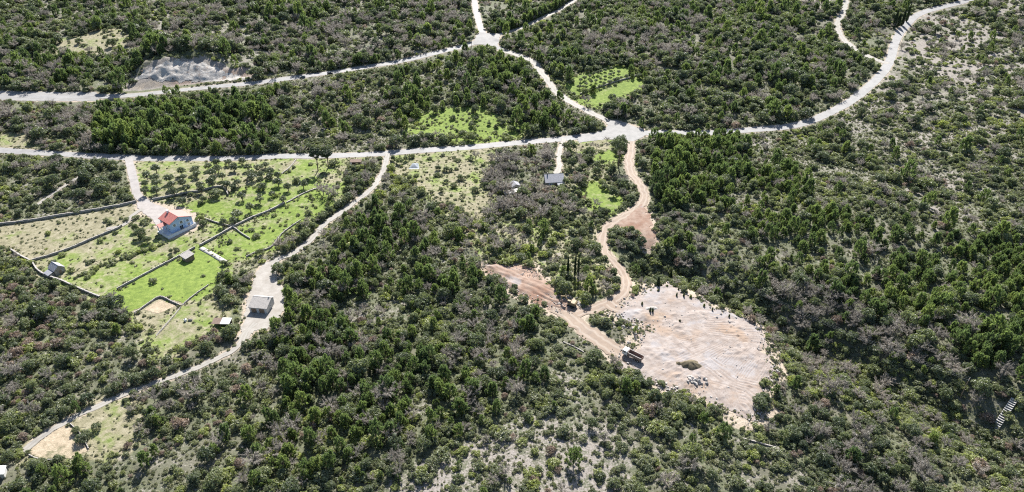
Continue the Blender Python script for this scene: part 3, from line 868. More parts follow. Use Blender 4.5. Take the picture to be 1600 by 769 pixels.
ROADLAB = {
 'main': ('road','long pale asphalt road curving past the olive orchard and over the rocky slope'),
 'upper': ('road','pale asphalt road passing the rock cutting'),
 'branch': ('track','shaded track running up between the trees from the upper junction'),
 'climb': ('road','pale road climbing away from the upper junction'),
 'link': ('road','pale road linking the two junctions past the grove'),
 'hill_track': ('track','pale gravel track joining the main road by the cypresses'),
 'drive': ('driveway','pale concrete driveway of the white house'),
 'farm': ('track','narrow pale farm track from the main road to the gravel yard'),
 'lower': ('track','narrow pale track from the gravel yard to the tilled plot'),
 'dirt': ('track','winding reddish dirt track from the junction to the earth scar'),
 'haul': ('track','pale haul road running down to the quarry clearing'),
 'spur': ('track','short dirt spur into the top of the quarry clearing'),
 'cottage': ('driveway','pale driveway of the old grey cottage'),
 'hut_path': ('path','short pale path from the driveway into the dry field'),
 'side': ('path','short pale path through the scrub beside the dry field'),
}
for i, (nm, (w, m, P)) in enumerate(ROADW.items()):
    d = np.gradient(P, axis=0)
    d /= np.linalg.norm(d, axis=1)[:, None] + 1e-9
    nrm = np.stack([-d[:, 1], d[:, 0]], -1)
    n = len(P)
    s = np.concatenate([[0], np.cumsum(np.linalg.norm(np.diff(P, axis=0), axis=1))])
    rag = 0.06 if m in ('asphalt', 'concrete') else 0.26
    wl = w / 2 * (1 + rag * 2 * (vnoise(s / 3.0, s * 0 + i, 3) - 0.5) + rag * (vnoise(s / 1.1, s * 0 + i, 5) - 0.5))
    wr = w / 2 * (1 + rag * 2 * (vnoise(s / 3.0, s * 0 + i, 4) - 0.5) + rag * (vnoise(s / 1.1, s * 0 + i, 6) - 0.5))
    K = 9
    cols, uvs = [], []
    for k in range(K):
        t = k / (K - 1)
        off = (-wl) * (1 - t) + wr * t
        q = P + nrm * off[:, None]
        cols.append(np.column_stack([q, H(q[:, 0], q[:, 1]) + 0.13 + 0.004 * i]))
        uvs.append(np.column_stack([np.full(n, t), s / 4]))
    V = np.stack(cols, 1).reshape(-1, 3)
    U = np.stack(uvs, 1).reshape(-1, 2)
    id_ = np.arange(n * K).reshape(n, K)
    Fq = np.stack([id_[:-1, :-1], id_[:-1, 1:], id_[1:, 1:], id_[1:, :-1]], -1).reshape(-1, 4)
    kind, lab = ROADLAB[nm]
    me = np_mesh(kind, V, Fq, True)
    ul = me.uv_layers.new(name='UVMap')
    li = np.empty(len(me.loops), np.int32); me.loops.foreach_get('vertex_index', li)
    ul.data.foreach_set('uv', U[li].astype(np.float32).ravel())
    tag(link_mesh(kind, me, m), lab, kind, kind='structure')

# footpath of slabs by the small shed
fp = Wp([(314, 388), (332, 398), (352, 410)])
me = None
def ribbon(P, w, th, lift):
    P = smooth_line(P, 1.2)
    d = np.gradient(P, axis=0); d /= np.linalg.norm(d, axis=1)[:, None]
    nr = np.stack([-d[:, 1], d[:, 0]], -1)
    V, Fq = [], []
    for p, q in zip(P, nr):
        for sx, zz in ((-1, -0.4), (-1, th), (1, th), (1, -0.4)):
            ex_, ey_ = p[0] + q[0] * sx * w / 2, p[1] + q[1] * sx * w / 2
            V.append((ex_, ey_, float(H(ex_, ey_)) + zz + lift))
    for i in range(len(P) - 1):
        for k in range(4):
            a, b = i * 4 + k, i * 4 + (k + 1) % 4
            Fq.append((a, b, b + 4, a + 4))
    return np.array(V), np.array(Fq)
V, Fq = ribbon(fp, 2.4, 0.05, 0.3)
tag(link_mesh('footpath', np_mesh('footpath', V, Fq), 'concrete_slab'), 'pale concrete footpath beside the small grey shed', 'path', kind='structure')

# ------------------------------------------------------------------ dry stone walls
def stone_wall(h, t, label, P, i):
    """a battered wall with an uneven, stepped top of capping stones"""
    d = np.gradient(P, axis=0); d /= np.linalg.norm(d, axis=1)[:, None] + 1e-9
    nr = np.stack([-d[:, 1], d[:, 0]], -1)
    n = len(P)
    z = H(P[:, 0], P[:, 1])
    hh = h * (1 + 0.22 * (vnoise(np.arange(n) * 0.7, np.full(n, i * 3.1), 8) - 0.5))
    jit = 0.12 * (vnoise(np.arange(n) * 1.3, np.full(n, i * 5.1), 18) - 0.5)
    rows = []
    for off, top in ((-0.62, 0), (-0.5, 1), (0.5, 1), (0.62, 0)):
        q = P + nr * (off * t + jit)[:, None]
        rows.append(np.column_stack([q, z + (hh if top else -0.4)]))
    V = np.stack(rows, 1).reshape(-1, 3)
    id_ = np.arange(n * 4).reshape(n, 4)
    Fq = [np.stack([id_[:-1, k], id_[:-1, (k + 1) % 4], id_[1:, (k + 1) % 4], id_[1:, k]], -1) for k in range(4)]
    Fq = np.concatenate(Fq + [id_[:1], id_[-1:, ::-1]])
    root = empty('stone_wall', (0, 0, 0), label=label, cat='wall')
    o = link_mesh('wall_body', np_mesh('wall_body', V, Fq), 'stone_rubble', root)
    mb = MB()                                                      # capping stones
    rr = random.Random(i)
    for k in range(n - 1):
        m_ = 2
        for q in range(m_):
            a = P[k] + (P[k + 1] - P[k]) * ((q + 0.5) / m_)
            dd = d[k]
            L = np.linalg.norm(P[k + 1] - P[k]) / m_ * rr.uniform(0.8, 1.0)
            wd = t * rr.uniform(1.0, 1.25)
            zz = float(H(a[0], a[1])) + hh[k] + rr.uniform(-0.05, 0.05)
            c, s_ = dd[0], dd[1]
            base = len(mb.v)
            for sz in (-0.06, rr.uniform(0.1, 0.2)):
                for sx, sy in ((-1, -1), (1, -1), (1, 1), (-1, 1)):
                    lx, ly = sx * L / 2, sy * wd / 2
                    mb.v.append((a[0] + lx * c - ly * s_, a[1] + lx * s_ + ly * c, zz + sz))
            mb.f += [[base + j for j in f] for f in ((3,2,1,0),(4,5,6,7),(0,1,5,4),(1,2,6,5),(2,3,7,6),(3,0,4,7))]
    mb.build('capping', 'limestone', root)
for i, (h, t, l, P) in enumerate(WALLW):
    stone_wall(h, t, l, P, i)

# ------------------------------------------------------------------ plants: meshes
def leaf_mesh(name, C, N, L, Wd, mats, extra=None, seed=1, Q=None):
    """triangular leaf or needle sprays: C centres, N growth directions, L lengths, Wd widths, Q the way they face"""
    r = np.random.default_rng(seed)
    n = len(C)
    N = N / (np.linalg.norm(N, axis=1)[:, None] + 1e-9)
    R = r.normal(size=(n, 3))
    if Q is not None:
        R = Q / (np.linalg.norm(Q, axis=1)[:, None] + 1e-9) + R * 0.38
    S = np.cross(N, R); S /= np.linalg.norm(S, axis=1)[:, None] + 1e-9
    A = C - S * Wd[:, None] / 2 - N * L[:, None] * .35
    B = C + S * Wd[:, None] / 2 - N * L[:, None] * .35
    T = C + N * L[:, None] * .65
    V = np.stack([A, B, T], 1).reshape(-1, 3)
    F = np.arange(n * 3).reshape(n, 3)
    lv = np.repeat(r.random(n), 3)
    return V, F, lv
def leafy(name, V, F, lv, m):
    me = np_mesh(name, V, F)
    add_attr(me, 'leaf', lv)
    me.materials.append(M[m])
    return me
def join(*parts):
    Vs, Fs, Ls, o = [], [], [], 0
    for V, F, l in parts:
        Vs.append(V); Fs.append(F + o); Ls.append(l); o += len(V)
    return np.concatenate(Vs), np.concatenate(Fs), np.concatenate(Ls)

def tubes(segs, n=5):
    """tapered tubes as triangles"""
    V, F = [], []
    for a, b, r0, r1 in segs:
        a, b = np.array(a, float), np.array(b, float)
        d = b - a; d /= np.linalg.norm(d) + 1e-9
        u = np.cross(d, [0.31, 0.17, 0.93]); u /= np.linalg.norm(u) + 1e-9
        w = np.cross(d, u)
        k = len(V)
        for c, r in ((a, r0), (b, r1)):
            for i in range(n):
                t = 2 * math.pi * i / n
                V.append(c + (u * math.cos(t) + w * math.sin(t)) * r)
        for i in range(n):
            j = (i + 1) % n
            F += [(k + i, k + j, k + n + j), (k + i, k + n + j, k + n + i)]
    return np.array(V), np.array(F), np.full(len(V), 0.5)

def lobed(r, n_lobe, rx, rz, cz, lobe, per, lsize, flat_bottom=-0.35, updown=0.35, lw=0.8, seed=1):
    """foliage made of overlapping lobes on an ellipsoid; the sprays lie along the lobes' surface"""
    ga = math.pi * (3 - math.sqrt(5))
    Cs, Ns, Qs = [], [], []
    for i in range(n_lobe):
        t = 1 - (i + 0.5) / n_lobe * (1 - flat_bottom)
        rad = math.sqrt(max(0, 1 - t * t))
        a = ga * i + r.normal() * 0.3
        k = r.uniform(0.55, 1.0)
        c = np.array([math.cos(a) * rad * rx * k, math.sin(a) * rad * rx * k, cz + t * rz * k])
        lr = lobe * r.uniform(0.6, 1.4)
        m = max(4, int(per * (lr / lobe) ** 2))
        q = r.normal(size=(m, 3)); q /= np.linalg.norm(q, axis=1)[:, None]
        q[:, 2] = np.where(q[:, 2] < -0.35, -q[:, 2] * 0.6, q[:, 2])
        Cs.append(c + q * lr * r.uniform(0.75, 1.0, size=(m, 1)) * np.array([1, 1, 0.85]))
        g = np.cross(q, r.normal(size=(m, 3))); g /= np.linalg.norm(g, axis=1)[:, None] + 1e-9
        Ns.append(g + q * .35 + np.array([0, 0, updown * .5]))
        Qs.append(q)
    C, N, Q = np.concatenate(Cs), np.concatenate(Ns), np.concatenate(Qs)
    k = len(C)
    L = lsize * r.uniform(0.7, 1.5, k)
    return leaf_mesh('l', C, N, L, L * lw, None, seed=seed, Q=Q)

def make_pine(seed):
    """an Aleppo pine: an uneven ovoid of upright plumes of needles"""
    r = np.random.default_rng(seed)
    Hh = r.uniform(6.2, 8.6)
    R = r.uniform(1.75, 2.5)
    top = r.uniform(.06, .3)
    Cs, Ns, Qs, Ls, segs = [], [], [], [], []
    lean = r.normal(size=2) * .5
    segs.append(((0, 0, -0.6), (lean[0] * .5, lean[1] * .5, Hh * .5), 0.2, 0.13))
    segs.append(((lean[0] * .5, lean[1] * .5, Hh * .5), (lean[0], lean[1], Hh * .9), 0.13, 0.03))
    gap = r.uniform(0, 6.283)
    n = int(r.integers(34, 46))
    for i in range(n):
        t = ((i + 0.5) / n) ** .85
        a = 2.39996 * i + r.normal() * .4
        prof = R * math.sqrt(max(0.0, 1 - ((t - top) / (1.03 - top if t > top else top + .45)) ** 2)) * r.uniform(.6, 1.12)
        if abs((a - gap + 3.14) % 6.283 - 3.14) < .5:
            prof *= .6
        base = np.array([math.cos(a) * prof + lean[0] * t, math.sin(a) * prof + lean[1] * t, Hh * (.06 + .82 * t)])
        if i % 3 == 0:
            segs.append(((lean[0] * t, lean[1] * t, base[2] * .85), tuple(base), 0.05, 0.02))
        ax = np.array([math.cos(a) * (.95 - .85 * t), math.sin(a) * (.95 - .85 * t), 1.0]) + r.normal(size=3) * .16
        ax /= np.linalg.norm(ax)
        u = np.cross(ax, [.3, .5, .1]); u /= np.linalg.norm(u); w = np.cross(ax, u)
        lp, rp = r.uniform(1.0, 1.9), r.uniform(.42, .72)
        m = int(95 * rp / .55)
        tt = r.random(m) ** .8
        an = r.random(m) * 6.283
        rad = rp * (1 - tt) ** .6 * np.minimum(1, .45 + tt * 3) * r.uniform(.65, 1.05, m)
        side = u[None] * np.cos(an)[:, None] + w[None] * np.sin(an)[:, None]
        Cs.append(base + ax * ((tt - .35) * lp)[:, None] + side * rad[:, None])
        Ns.append(ax[None] * 1.0 + side * .75 + r.normal(size=(m, 3)) * .3)
        Qs.append(side + ax * .55)
        Ls.append(r.uniform(.3, .66, m))
    C, N, Q, L = np.concatenate(Cs), np.concatenate(Ns), np.concatenate(Qs), np.concatenate(Ls)
    return leaf_mesh('c', C, N, L, L * .42, None, seed=seed, Q=Q), tubes(segs), Hh, R
def make_oak(seed):
    r = np.random.default_rng(seed)
    rx, rz = r.uniform(1.7, 2.3), r.uniform(1.3, 2.0)
    crown = lobed(r, 34, rx, rz, rz * 0.9 + 0.4, 0.66, 44, 0.32, -0.5, seed=seed)
    V, F, lv = crown
    V[:, 0] *= r.uniform(.8, 1.2)
    segs = [((0, 0, -0.5), (0.1, 0, 1.4), 0.17, 0.12)]
    for k in range(5):
        a = k * 1.257 + seed
        segs.append(((0.1, 0, 1.2), (math.cos(a) * rx * .6, math.sin(a) * rx * .6, 1.2 + rz * .8), 0.09, 0.03))
    return crown, tubes(segs), rz * 2 + 0.6, rx
def make_bare(seed):
    r = np.random.default_rng(seed)
    Hh = r.uniform(4.6, 6.0)
    segs, tipsC, tipsN, tipsL = [], [], [], []
    z0 = Hh * 0.26
    segs.append(((0, 0, -0.5), (0, 0, z0), 0.15, 0.11))
    for i in range(7):
        a = i * 0.9 + r.uniform(0, .5)
        up = r.uniform(0.7, 1.7) if i else 3
        d1 = np.array([math.cos(a), math.sin(a), up]); d1 /= np.linalg.norm(d1)
        p1 = np.array([0, 0, z0 * r.uniform(.7, 1.1)]); l1 = Hh * r.uniform(.34, .46)
        e1 = p1 + d1 * l1
        segs.append((p1, e1, 0.085, 0.045))
        for j in range(5):
            s_ = p1 + d1 * l1 * r.uniform(.35, 1)
            d2 = d1 + r.normal(size=3) * 0.55; d2[2] = abs(d2[2]) + .1; d2 /= np.linalg.norm(d2)
            l2 = Hh * r.uniform(.2, .34)
            e2 = s_ + d2 * l2
            segs.append((s_, e2, 0.045, 0.02))
            for k in range(24):
                s3 = s_ + d2 * l2 * r.uniform(.2, 1)
                d3 = d2 * 0.8 + r.normal(size=3) * 0.75
                tipsC.append(s3); tipsN.append(d3); tipsL.append(r.uniform(.5, 1.15))
    L = np.array(tipsL)
    tw = leaf_mesh('t', np.array(tipsC), np.array(tipsN), L, L * 0 + 0.07, None, seed=seed)
    return join(tw, tubes(segs[1:], 3)), tubes(segs[:1], 6), Hh, 2.0
def make_scrub(seed, m='scrub_leaves'):
    r = np.random.default_rng(seed)
    V, F, lv = lobed(r, 17, r.uniform(.9, 1.25), r.uniform(.7, 1.15), 0.4, 0.4, 34, 0.25, -0.15, seed=seed)
    V[:, 0] *= r.uniform(.8, 1.3)
    return V, F, lv
def make_rust(seed):
    r = np.random.default_rng(seed)
    return lobed(r, 16, 1.15, 1.05, 0.55, 0.45, 36, 0.34, -0.2, 0.8, 0.4, seed=seed)
def make_cushion(seed):
    r = np.random.default_rng(seed)
    return lobed(r, 7, .5, .36, .12, 0.26, 17, 0.21, 0.0, seed=seed)
def make_olive(seed):
    r = np.random.default_rng(seed)
    crown = lobed(r, 20, 1.55, 1.15, 2.0, 0.6, 44, 0.3, -0.6, seed=seed)
    segs = [((0, 0, -0.3), (0.12, 0.05, 1.1), 0.2, 0.15)]
    for k in range(4):
        a = k * 1.6 + seed
        segs.append(((0.12, 0.05, 1.0), (math.cos(a) * .9, math.sin(a) * .9, 2.2), 0.1, 0.04))
    return crown, tubes(segs)
def make_cypress(seed, Hh=9.0, R=0.85):
    r = np.random.default_rng(seed)
    n = int(2600 * max(1.0, Hh * R / 9))
    t = r.random(n) ** 0.85
    a = r.random(n) * 6.283
    prof = R * np.minimum(1, t * 7 + .35) * (1 - t ** 2.3) * (0.8 + 0.3 * np.sin(a * 5 + t * 9)) * r.uniform(.6, 1, n)
    C = np.stack([np.cos(a) * prof, np.sin(a) * prof, 0.25 + t * Hh], -1)
    N = np.stack([np.cos(a) * .5, np.sin(a) * .5, np.full(n, 1.1)], -1) + r.normal(size=(n, 3)) * .4
    L = r.uniform(.3, .6, n)
    return leaf_mesh('s', C, N, L, L * .5, None, seed=seed), tubes([((0, 0, -.4), (0, 0, Hh * .6), .16, .05)])
def make_stone_pine(seed, Hh, R):
    r = np.random.default_rng(seed)
    crown = lobed(r, 48, R, Hh * .24, Hh * .74, R * .27, 80, 0.5, -0.55, 0.7, 0.6, seed=seed)
    segs = [((0, 0, -.5), (.3, 0, Hh * .5), .38, .26)]
    for k in range(7):
        a = k * .9
        segs.append(((.3, 0, Hh * .46), (math.cos(a) * R * .6, math.sin(a) * R * .6, Hh * .74), .15, .06))
    return crown, tubes(segs, 7)

NVAR = 6
PROTO = {}
def register(kind, gen, leafm, barkm, nvar=NVAR, seed0=100):
    lst = []
    for i in range(nvar):
        g = gen(seed0 + i * 7)
        if isinstance(g[1], tuple):
            crown, wood = g[0], g[1]
            cm = leafy(kind + '_crown', *crown, leafm)
            tm = np_mesh(kind + '_trunk', wood[0], wood[1]); tm.materials.append(M[barkm])
            V, F, lv = join(crown, wood)
            jm = np_mesh(kind + '_whole', V, F)
            add_attr(jm, 'leaf', lv)
            jm.materials.append(M[leafm]); jm.materials.append(M[barkm])
            mi = np.zeros(len(F), np.int32); mi[len(crown[1]):] = 1
            jm.polygons.foreach_set('material_index', mi)
            lst.append((cm, tm, jm))
        else:
            cm = leafy(kind, *g, leafm)
            lst.append((cm, None, cm))
    PROTO[kind] = lst
register('pine', make_pine, 'pine_needles', 'bark', 10)
register('oak', make_oak, 'oak_leaves', 'bark', 9, 300)
register('bare', make_bare, 'twigs', 'pale_bark', 6, 500)
register('scrub', make_scrub, 'scrub_leaves', None, 10, 700)
register('rust', make_rust, 'rust_leaves', None, 4, 800)
register('low', make_cushion, 'cushion_leaves', None, 6, 900)
register('olive', make_olive, 'olive_leaves', 'bark', 5, 1000)

# ------------------------------------------------------------------ plants: where they grow
BUILD_SPOTS = [(272,352,11),(403,478,7.5),(348,504,5),(291,402,4.5),(93,418,6.5),(866,280,8),(812,292,5),(553,252,4.5),(648,256,5),(893,474,4),(1076,571,7),(1566,655,3.5),(3,742,4)]
BSW = [(*W(u, v), r) for u, v, r in BUILD_SPOTS]
TIP = {'pine': 7.4, 'oak': 3.9, 'bare': 5.2, 'scrub': 1.6, 'rust': 1.9, 'low': 0.6}
RADI = {'pine': 1.7, 'oak': 1.9, 'bare': 1.6, 'scrub': 1.0, 'rust': 1.1, 'low': 0.5}
CLEAR = np.zeros(GX.shape, bool)                                     # open ground that stays in view
for n_ in ('quarry', 'scar', 'yard', 'apron', 'layby', 'j1', 'j2'):
    CLEAR |= inside(GX, GY, PW[n_])
WILD = np.zeros(GX.shape, bool)
for n_, l_, d_, P_ in FIELDW:
    if n_ in ('hill_clearing', 'wild_meadow', 'pasture', 'fallow'):
        WILD |= inside(GX, GY, P_)
    else:
        CLEAR |= inside(GX, GY, P_)
RDV = np.where(cutk, -1.0, RD)
for x, y, r in BSW:
    RDV = np.minimum(RDV, np.hypot(GX - x, GY - y) - r)
for h, t, l, P in WALLW:
    RDV = np.minimum(RDV, dist_poly(GX, GY, P[::2]) - t)
def samp(A, x, y):
    ix = np.clip(np.rint((x - X0) / DX).astype(int), 0, len(gx) - 1)
    iy = np.clip(np.rint((y - Y0) / DX).astype(int), 0, len(gy) - 1)
    return A[iy, ix]

def jitter_grid(cell, seed):
    r = np.random.default_rng(seed)
    xs, ys = np.arange(X0 + 4, X1 - 4, cell), np.arange(Y0 + 4, Y1 - 4, cell)
    X, Y = np.meshgrid(xs, ys)
    X = X + r.uniform(-.5, .5, X.shape) * cell
    Y = Y + r.uniform(-.5, .5, Y.shape) * cell
    X, Y = X.ravel(), Y.ravel()
    u, v = project(X, Y, H(X, Y))
    k = (u > -150) & (u < 1750) & (v > -45) & (v < 900)
    return X[k], Y[k], r

PLANTS = {k: [] for k in TIP}                                        # arrays x,y,scale,rot,var
def settle(kind, x, y, s, r, keep_view=True):
    """drop plants that stand on roads, walls or buildings or that would hide them"""
    rad, tip = RADI[kind] * s, TIP[kind] * s
    ok = samp(RDV, x, y) > rad * 0.75
    ok &= ~(samp(CLEAR, x, y) & (kind in ('pine', 'oak', 'bare')))
    if keep_view:
        el = np.arctan2(CAM_H, np.hypot(x, y))
        for f in (0.35, 0.65, 0.9):
            reach = tip * f / np.tan(el)
            q = np.hypot(x, y)
            bx, by = x + x / q * reach, y + y / q * reach
            hide = (samp(RDV, bx, by) < 0.0) | (samp(CLEAR, bx, by) & (r.random(len(x)) < 0.5)) | (samp(WILD, bx, by) & (r.random(len(x)) < 0.15))
            ok &= ~(hide & (r.random(len(x)) < 0.9))
    return ok
X, Y, r = jitter_grid(3.7, 1)
p = r.random(len(X))
acc = np.zeros(len(X))
tallmask = np.zeros(len(X), bool)
for kind in ('pine', 'oak', 'bare'):
    w = zone(kind, X, Y) * {'pine': 0.52, 'oak': 0.9, 'bare': 1.0}[kind]
    k = (p >= acc) & (p < acc + w)
    acc = acc + w
    x, y = X[k], Y[k]
    s = np.clip(r.lognormal(-.12, .3, len(x)), .45, 1.65) * (0.72 + 0.6 * fbm(x, y, 40, 91, 2))
    if kind != 'pine':
        s = s * (1 + 0.3 * sstep(300, 420, y))
    else:
        s = s * (0.84 + 0.22 * sstep(300, 420, y))
    ok = settle(kind, x, y, s, r)
    PLANTS[kind].append(np.column_stack([x, y, s])[ok])
X, Y, r = jitter_grid(2.15, 2)
p = r.random(len(X))
clump = fbm(X, Y, 9, 131, 2)
w1 = zone('scrub', X, Y) * (0.35 + 1.1 * sstep(0.3, 0.65, clump))
w2 = zone('rust', X, Y) * (0.2 + 1.6 * sstep(0.45, 0.65, fbm(X, Y, 16, 141, 2)))
for kind, k in (('scrub', p < w1 * 0.8), ('rust', (p >= 0.8 * w1) & (p < 0.8 * w1 + w2 * 0.7))):
    x, y = X[k], Y[k]
    s = np.clip(r.lognormal(-0.06, 0.42, len(x)), .4, 2.4)
    ok = settle(kind, x, y, s, r)
    PLANTS[kind].append(np.column_stack([x, y, s])[ok])
X, Y, r = jitter_grid(1.45, 3)
k = (r.random(len(X)) < zone('low', X, Y) * 0.85) & (np.hypot(X, Y) < 560)
x, y = X[k], Y[k]
s = np.clip(r.lognormal(-0.1, 0.35, len(x)), .4, 2.0)
ok = samp(RD, x, y) > 0.4
PLANTS['low'].append(np.column_stack([x, y, s])[ok])

def verge(road, u0, u1, kinds, prob, seed):
    w, m_, P = ROADW[road]
    r = random.Random(seed)
    d = np.gradient(P, axis=0); d /= np.linalg.norm(d, axis=1)[:, None] + 1e-9
    nr = np.stack([-d[:, 1], d[:, 0]], -1)
    nr *= np.sign(nr[:, 1])[:, None]
    u, v = project(P[:, 0], P[:, 1], H(P[:, 0], P[:, 1]))
    for i in range(0, len(P), 2):
        if u0 < u[i] < u1 and r.random() < prob:
            k = r.choice(kinds)
            s = r.uniform(.7, 1.25)
            q = P[i] + nr[i] * (w / 2 + 1.0 + RADI[k] * s * r.uniform(.5, .9))
            PLANTS[k].append(np.array([[q[0], q[1], s]]))
verge('main', 55, 230, ('oak', 'oak', 'bare'), .6, 1)
verge('main', 150, 405, ('pine', 'oak', 'pine'), .75, 2)
verge('main', 405, 640, ('oak', 'bare', 'oak'), .35, 3)
verge('main', 1040, 1200, ('oak', 'oak'), .5, 4)
verge('upper', 420, 730, ('oak', 'bare', 'pine'), .55, 5)
verge('branch', 785, 930, ('oak', 'pine', 'pine'), 1.0, 6)
for q in range(3):
    verge('branch', 785, 930, ('oak', 'pine', 'bare'), .8, 60 + q)
verge('lower', 30, 300, ('oak', 'scrub', 'oak'), .6, 7)
verge('farm', 440, 560, ('oak', 'scrub', 'oak'), .6, 8)

# single plants that can be picked out in the photograph: kind, pixel of the base, scale
EXTRA = [
 ('oak',222,372,1.35),('oak',213,362,1.0),('oak',231,380,.9),('oak',348,436,1.15),('oak',346,458,1.3),('oak',353,466,1.2),('oak',368,440,1.0),('oak',371,452,1.0),
 ('oak',276,392,.55),('oak',268,395,.55),('oak',268,404,.5),('scrub',312,345,2.0),('scrub',318,350,1.8),('oak',318,353,.75),
 ('scrub',658,298,2.0),('oak',660,304,.9),('oak',640,282,.85),('oak',634,290,.8),('oak',645,287,.7),('oak',684,266,.8),('oak',697,268,.9),('oak',705,268,.7),('oak',690,300,.75),('oak',697,286,.7),('oak',742,300,.85),('oak',672,330,1.2),
 ('oak',625,256,1.0),('oak',614,252,.8),('oak',634,252,.9),('bare',743,250,1.2),('bare',768,250,1.3),('bare',778,248,1.2),
 ('bare',506,305,1.4),('bare',514,310,1.5),('bare',522,308,1.4),('bare',500,300,1.2),('bare',528,300,1.2),
 ('bare',923,232,1.0),('bare',932,233,.8),('bare',948,222,.9),('bare',858,245,1.6),
 ('pine',632,200,1.3),('pine',651,184,1.1),('pine',385,625,1.15),('pine',512,735,1.1),('pine',493,735,1.1),('pine',610,680,1.2),('pine',770,618,1.05),('pine',690,615,1.1),('pine',720,648,.9),('pine',230,725,1.0),('pine',548,720,1.0),('pine',565,650,1.0),('pine',430,665,.9),('pine',640,600,1.0),
 ('oak',1078,648,1.25),('oak',1068,643,1.0),('oak',1092,645,.9),('oak',1186,636,1.3),('oak',1192,628,1.0),('oak',930,562,1.3),('oak',922,568,1.1),('oak',985,390,1.2),('oak',975,386,1.1),('oak',993,396,1.0),('oak',970,380,.9),
 ('scrub',960,452,2.0),('oak',962,440,.9),('oak',958,430,.9),('oak',953,462,.8),
 ('oak',690,215,.8),('oak',742,206,.8),('oak',764,196,.75),('oak',780,192,.8),('oak',745,216,.7),('oak',776,200,.7),
 ('oak',128,690,.9),('oak',136,682,.8),('oak',120,676,.7),('oak',152,672,.8),
]
rr = random.Random(9)
for u_ in range(1016, 1150, 7):
    EXTRA.append((rr.choice(('pine', 'oak', 'pine')), u_ + rr.uniform(-3, 3), 217 + rr.uniform(-1, 6), rr.uniform(.85, 1.2)))
for u_ in range(212, 280, 17):
    EXTRA.append((rr.choice(('oak', 'oak', 'bare')), u_ + rr.uniform(-3, 3), 620 - (u_ - 204) * .36 + rr.uniform(-2, 5), rr.uniform(.5, .75)))
for u_, v_ in ((1548, 664), (1575, 652), (1572, 648), (1588, 640), (1556, 676), (1546, 678)):
    EXTRA.append(('scrub', u_, v_, rr.uniform(1.2, 1.7)))
for u_, v_ in ((856, 300), (866, 300), (876, 298), (846, 296), (884, 290), (800, 304), (818, 300), (786, 300)):
    EXTRA.append(('bare' if u_ < 870 else 'oak', u_, v_, rr.uniform(.8, 1.2)))
for i_ in range(34):
    t_ = i_ / 33
    EXTRA.append(('scrub', 118 + 138 * t_ + rr.uniform(-3, 3), 434 - 52 * t_ + rr.uniform(-3, 3), rr.uniform(.7, 1.4)))
for u_, v_ in ((198, 345), (190, 342), (166, 346), (172, 350), (212, 342), (204, 352), (98, 400), (82, 412), (112, 425)):
    EXTRA.append(('scrub', u_, v_, rr.uniform(1.0, 1.7)))
rx = np.random.default_rng(5)
def base_px(u, v):
    return W(u, v)
for kind, u, v, s in EXTRA:
    a = W(u, v)
    PLANTS[kind].append(np.array([[a[0], a[1], s]]))

# regions by which a plant is described
REGION = [
 ([(-400,-400),(742,-400),(740,68),(500,114),(240,142),(-400,150)], 'on the hillside above the upper road'),
 ([(742,-400),(1322,-400),(1312,45),(1380,100),(1200,197),(985,205),(900,160),(860,120),(770,64)], 'above the link road'),
 ([(-400,150),(500,114),(757,61),(835,100),(965,205),(600,240),(-400,236)], 'between the two asphalt roads'),
 ([(1322,-400),(2200,-400),(2200,350),(1560,360),(1400,335),(1180,330),(1180,205),(1300,176),(1400,60)], 'on the rocky slope beyond the main road'),
 ([(985,205),(1180,205),(1180,330),(1200,430),(1040,440),(1000,400),(940,370),(1005,312),(985,260)], 'in the wood beside the winding dirt track'),
 ([(1180,330),(1400,335),(2200,360),(2200,700),(1560,655),(1350,560),(1200,490),(1100,440),(1200,430)], 'in the pine belt along the ravine'),
 ([(1100,440),(1350,560),(1560,655),(2200,900),(2200,1400),(1240,1400),(1200,660),(1215,580)], 'between the ravine and the quarry clearing'),
 ([(740,232),(985,212),(1005,312),(940,370),(980,440),(950,475),(890,492),(750,412),(740,330)], 'around the old grey cottage'),
 ([(205,248),(606,240),(585,290),(505,352),(425,410),(345,412),(345,505),(255,548),(157,466),(18,392),(-50,385),(-50,350),(212,316)], 'inside the walls of the white house'),
 ([(-400,236),(205,248),(212,316),(-400,360)], 'above the long stone wall'),
 ([(-400,360),(18,392),(157,466),(255,548),(385,520),(300,580),(36,706),(-400,900)], 'between the hut wall and lower track'),
 ([(-400,900),(36,706),(300,580),(400,505),(430,720),(420,1400),(-400,1400)], 'below the tilled plot and lower track'),
 ([(606,240),(740,232),(740,330),(750,412),(860,490),(880,600),(700,700),(560,1400),(420,1400),(430,720),(400,505),(440,403),(505,352)], 'in the central wood below the farm track'),
]
LAND = [('beside the farm track', ROADW['farm'][2]), ('beside the lower track', ROADW['lower'][2]), ('beside the winding dirt track', ROADW['dirt'][2]),
 ('beside the haul road', ROADW['haul'][2]), ('along the main road', ROADW['main'][2]), ('along the upper road', ROADW['upper'][2]), ('along the link road', ROADW['link'][2]),
 ('at the edge of the quarry clearing', PW['quarry']), ('at the edge of the earth scar', PW['scar']), ('at the edge of the gravel yard', PW['yard']),
 ('in the bottom of the ravine', RAV), ('by the tilled plot', FIELDW[14][3]), ('by the fallow ground', FIELDW[15][3]), ('at the edge of the dry pasture', FIELDW[11][3]), ('beside the paddock', FIELDW[7][3]),
 ('by the concrete steps', np.array([W(1553, 672), W(1583, 628)])), ('beside the curved hut wall', WALLW[3][3]), ('by the crumbled stone wall', WALLW[17][3]), ('by the pale straight wall', WALLW[12][3])]
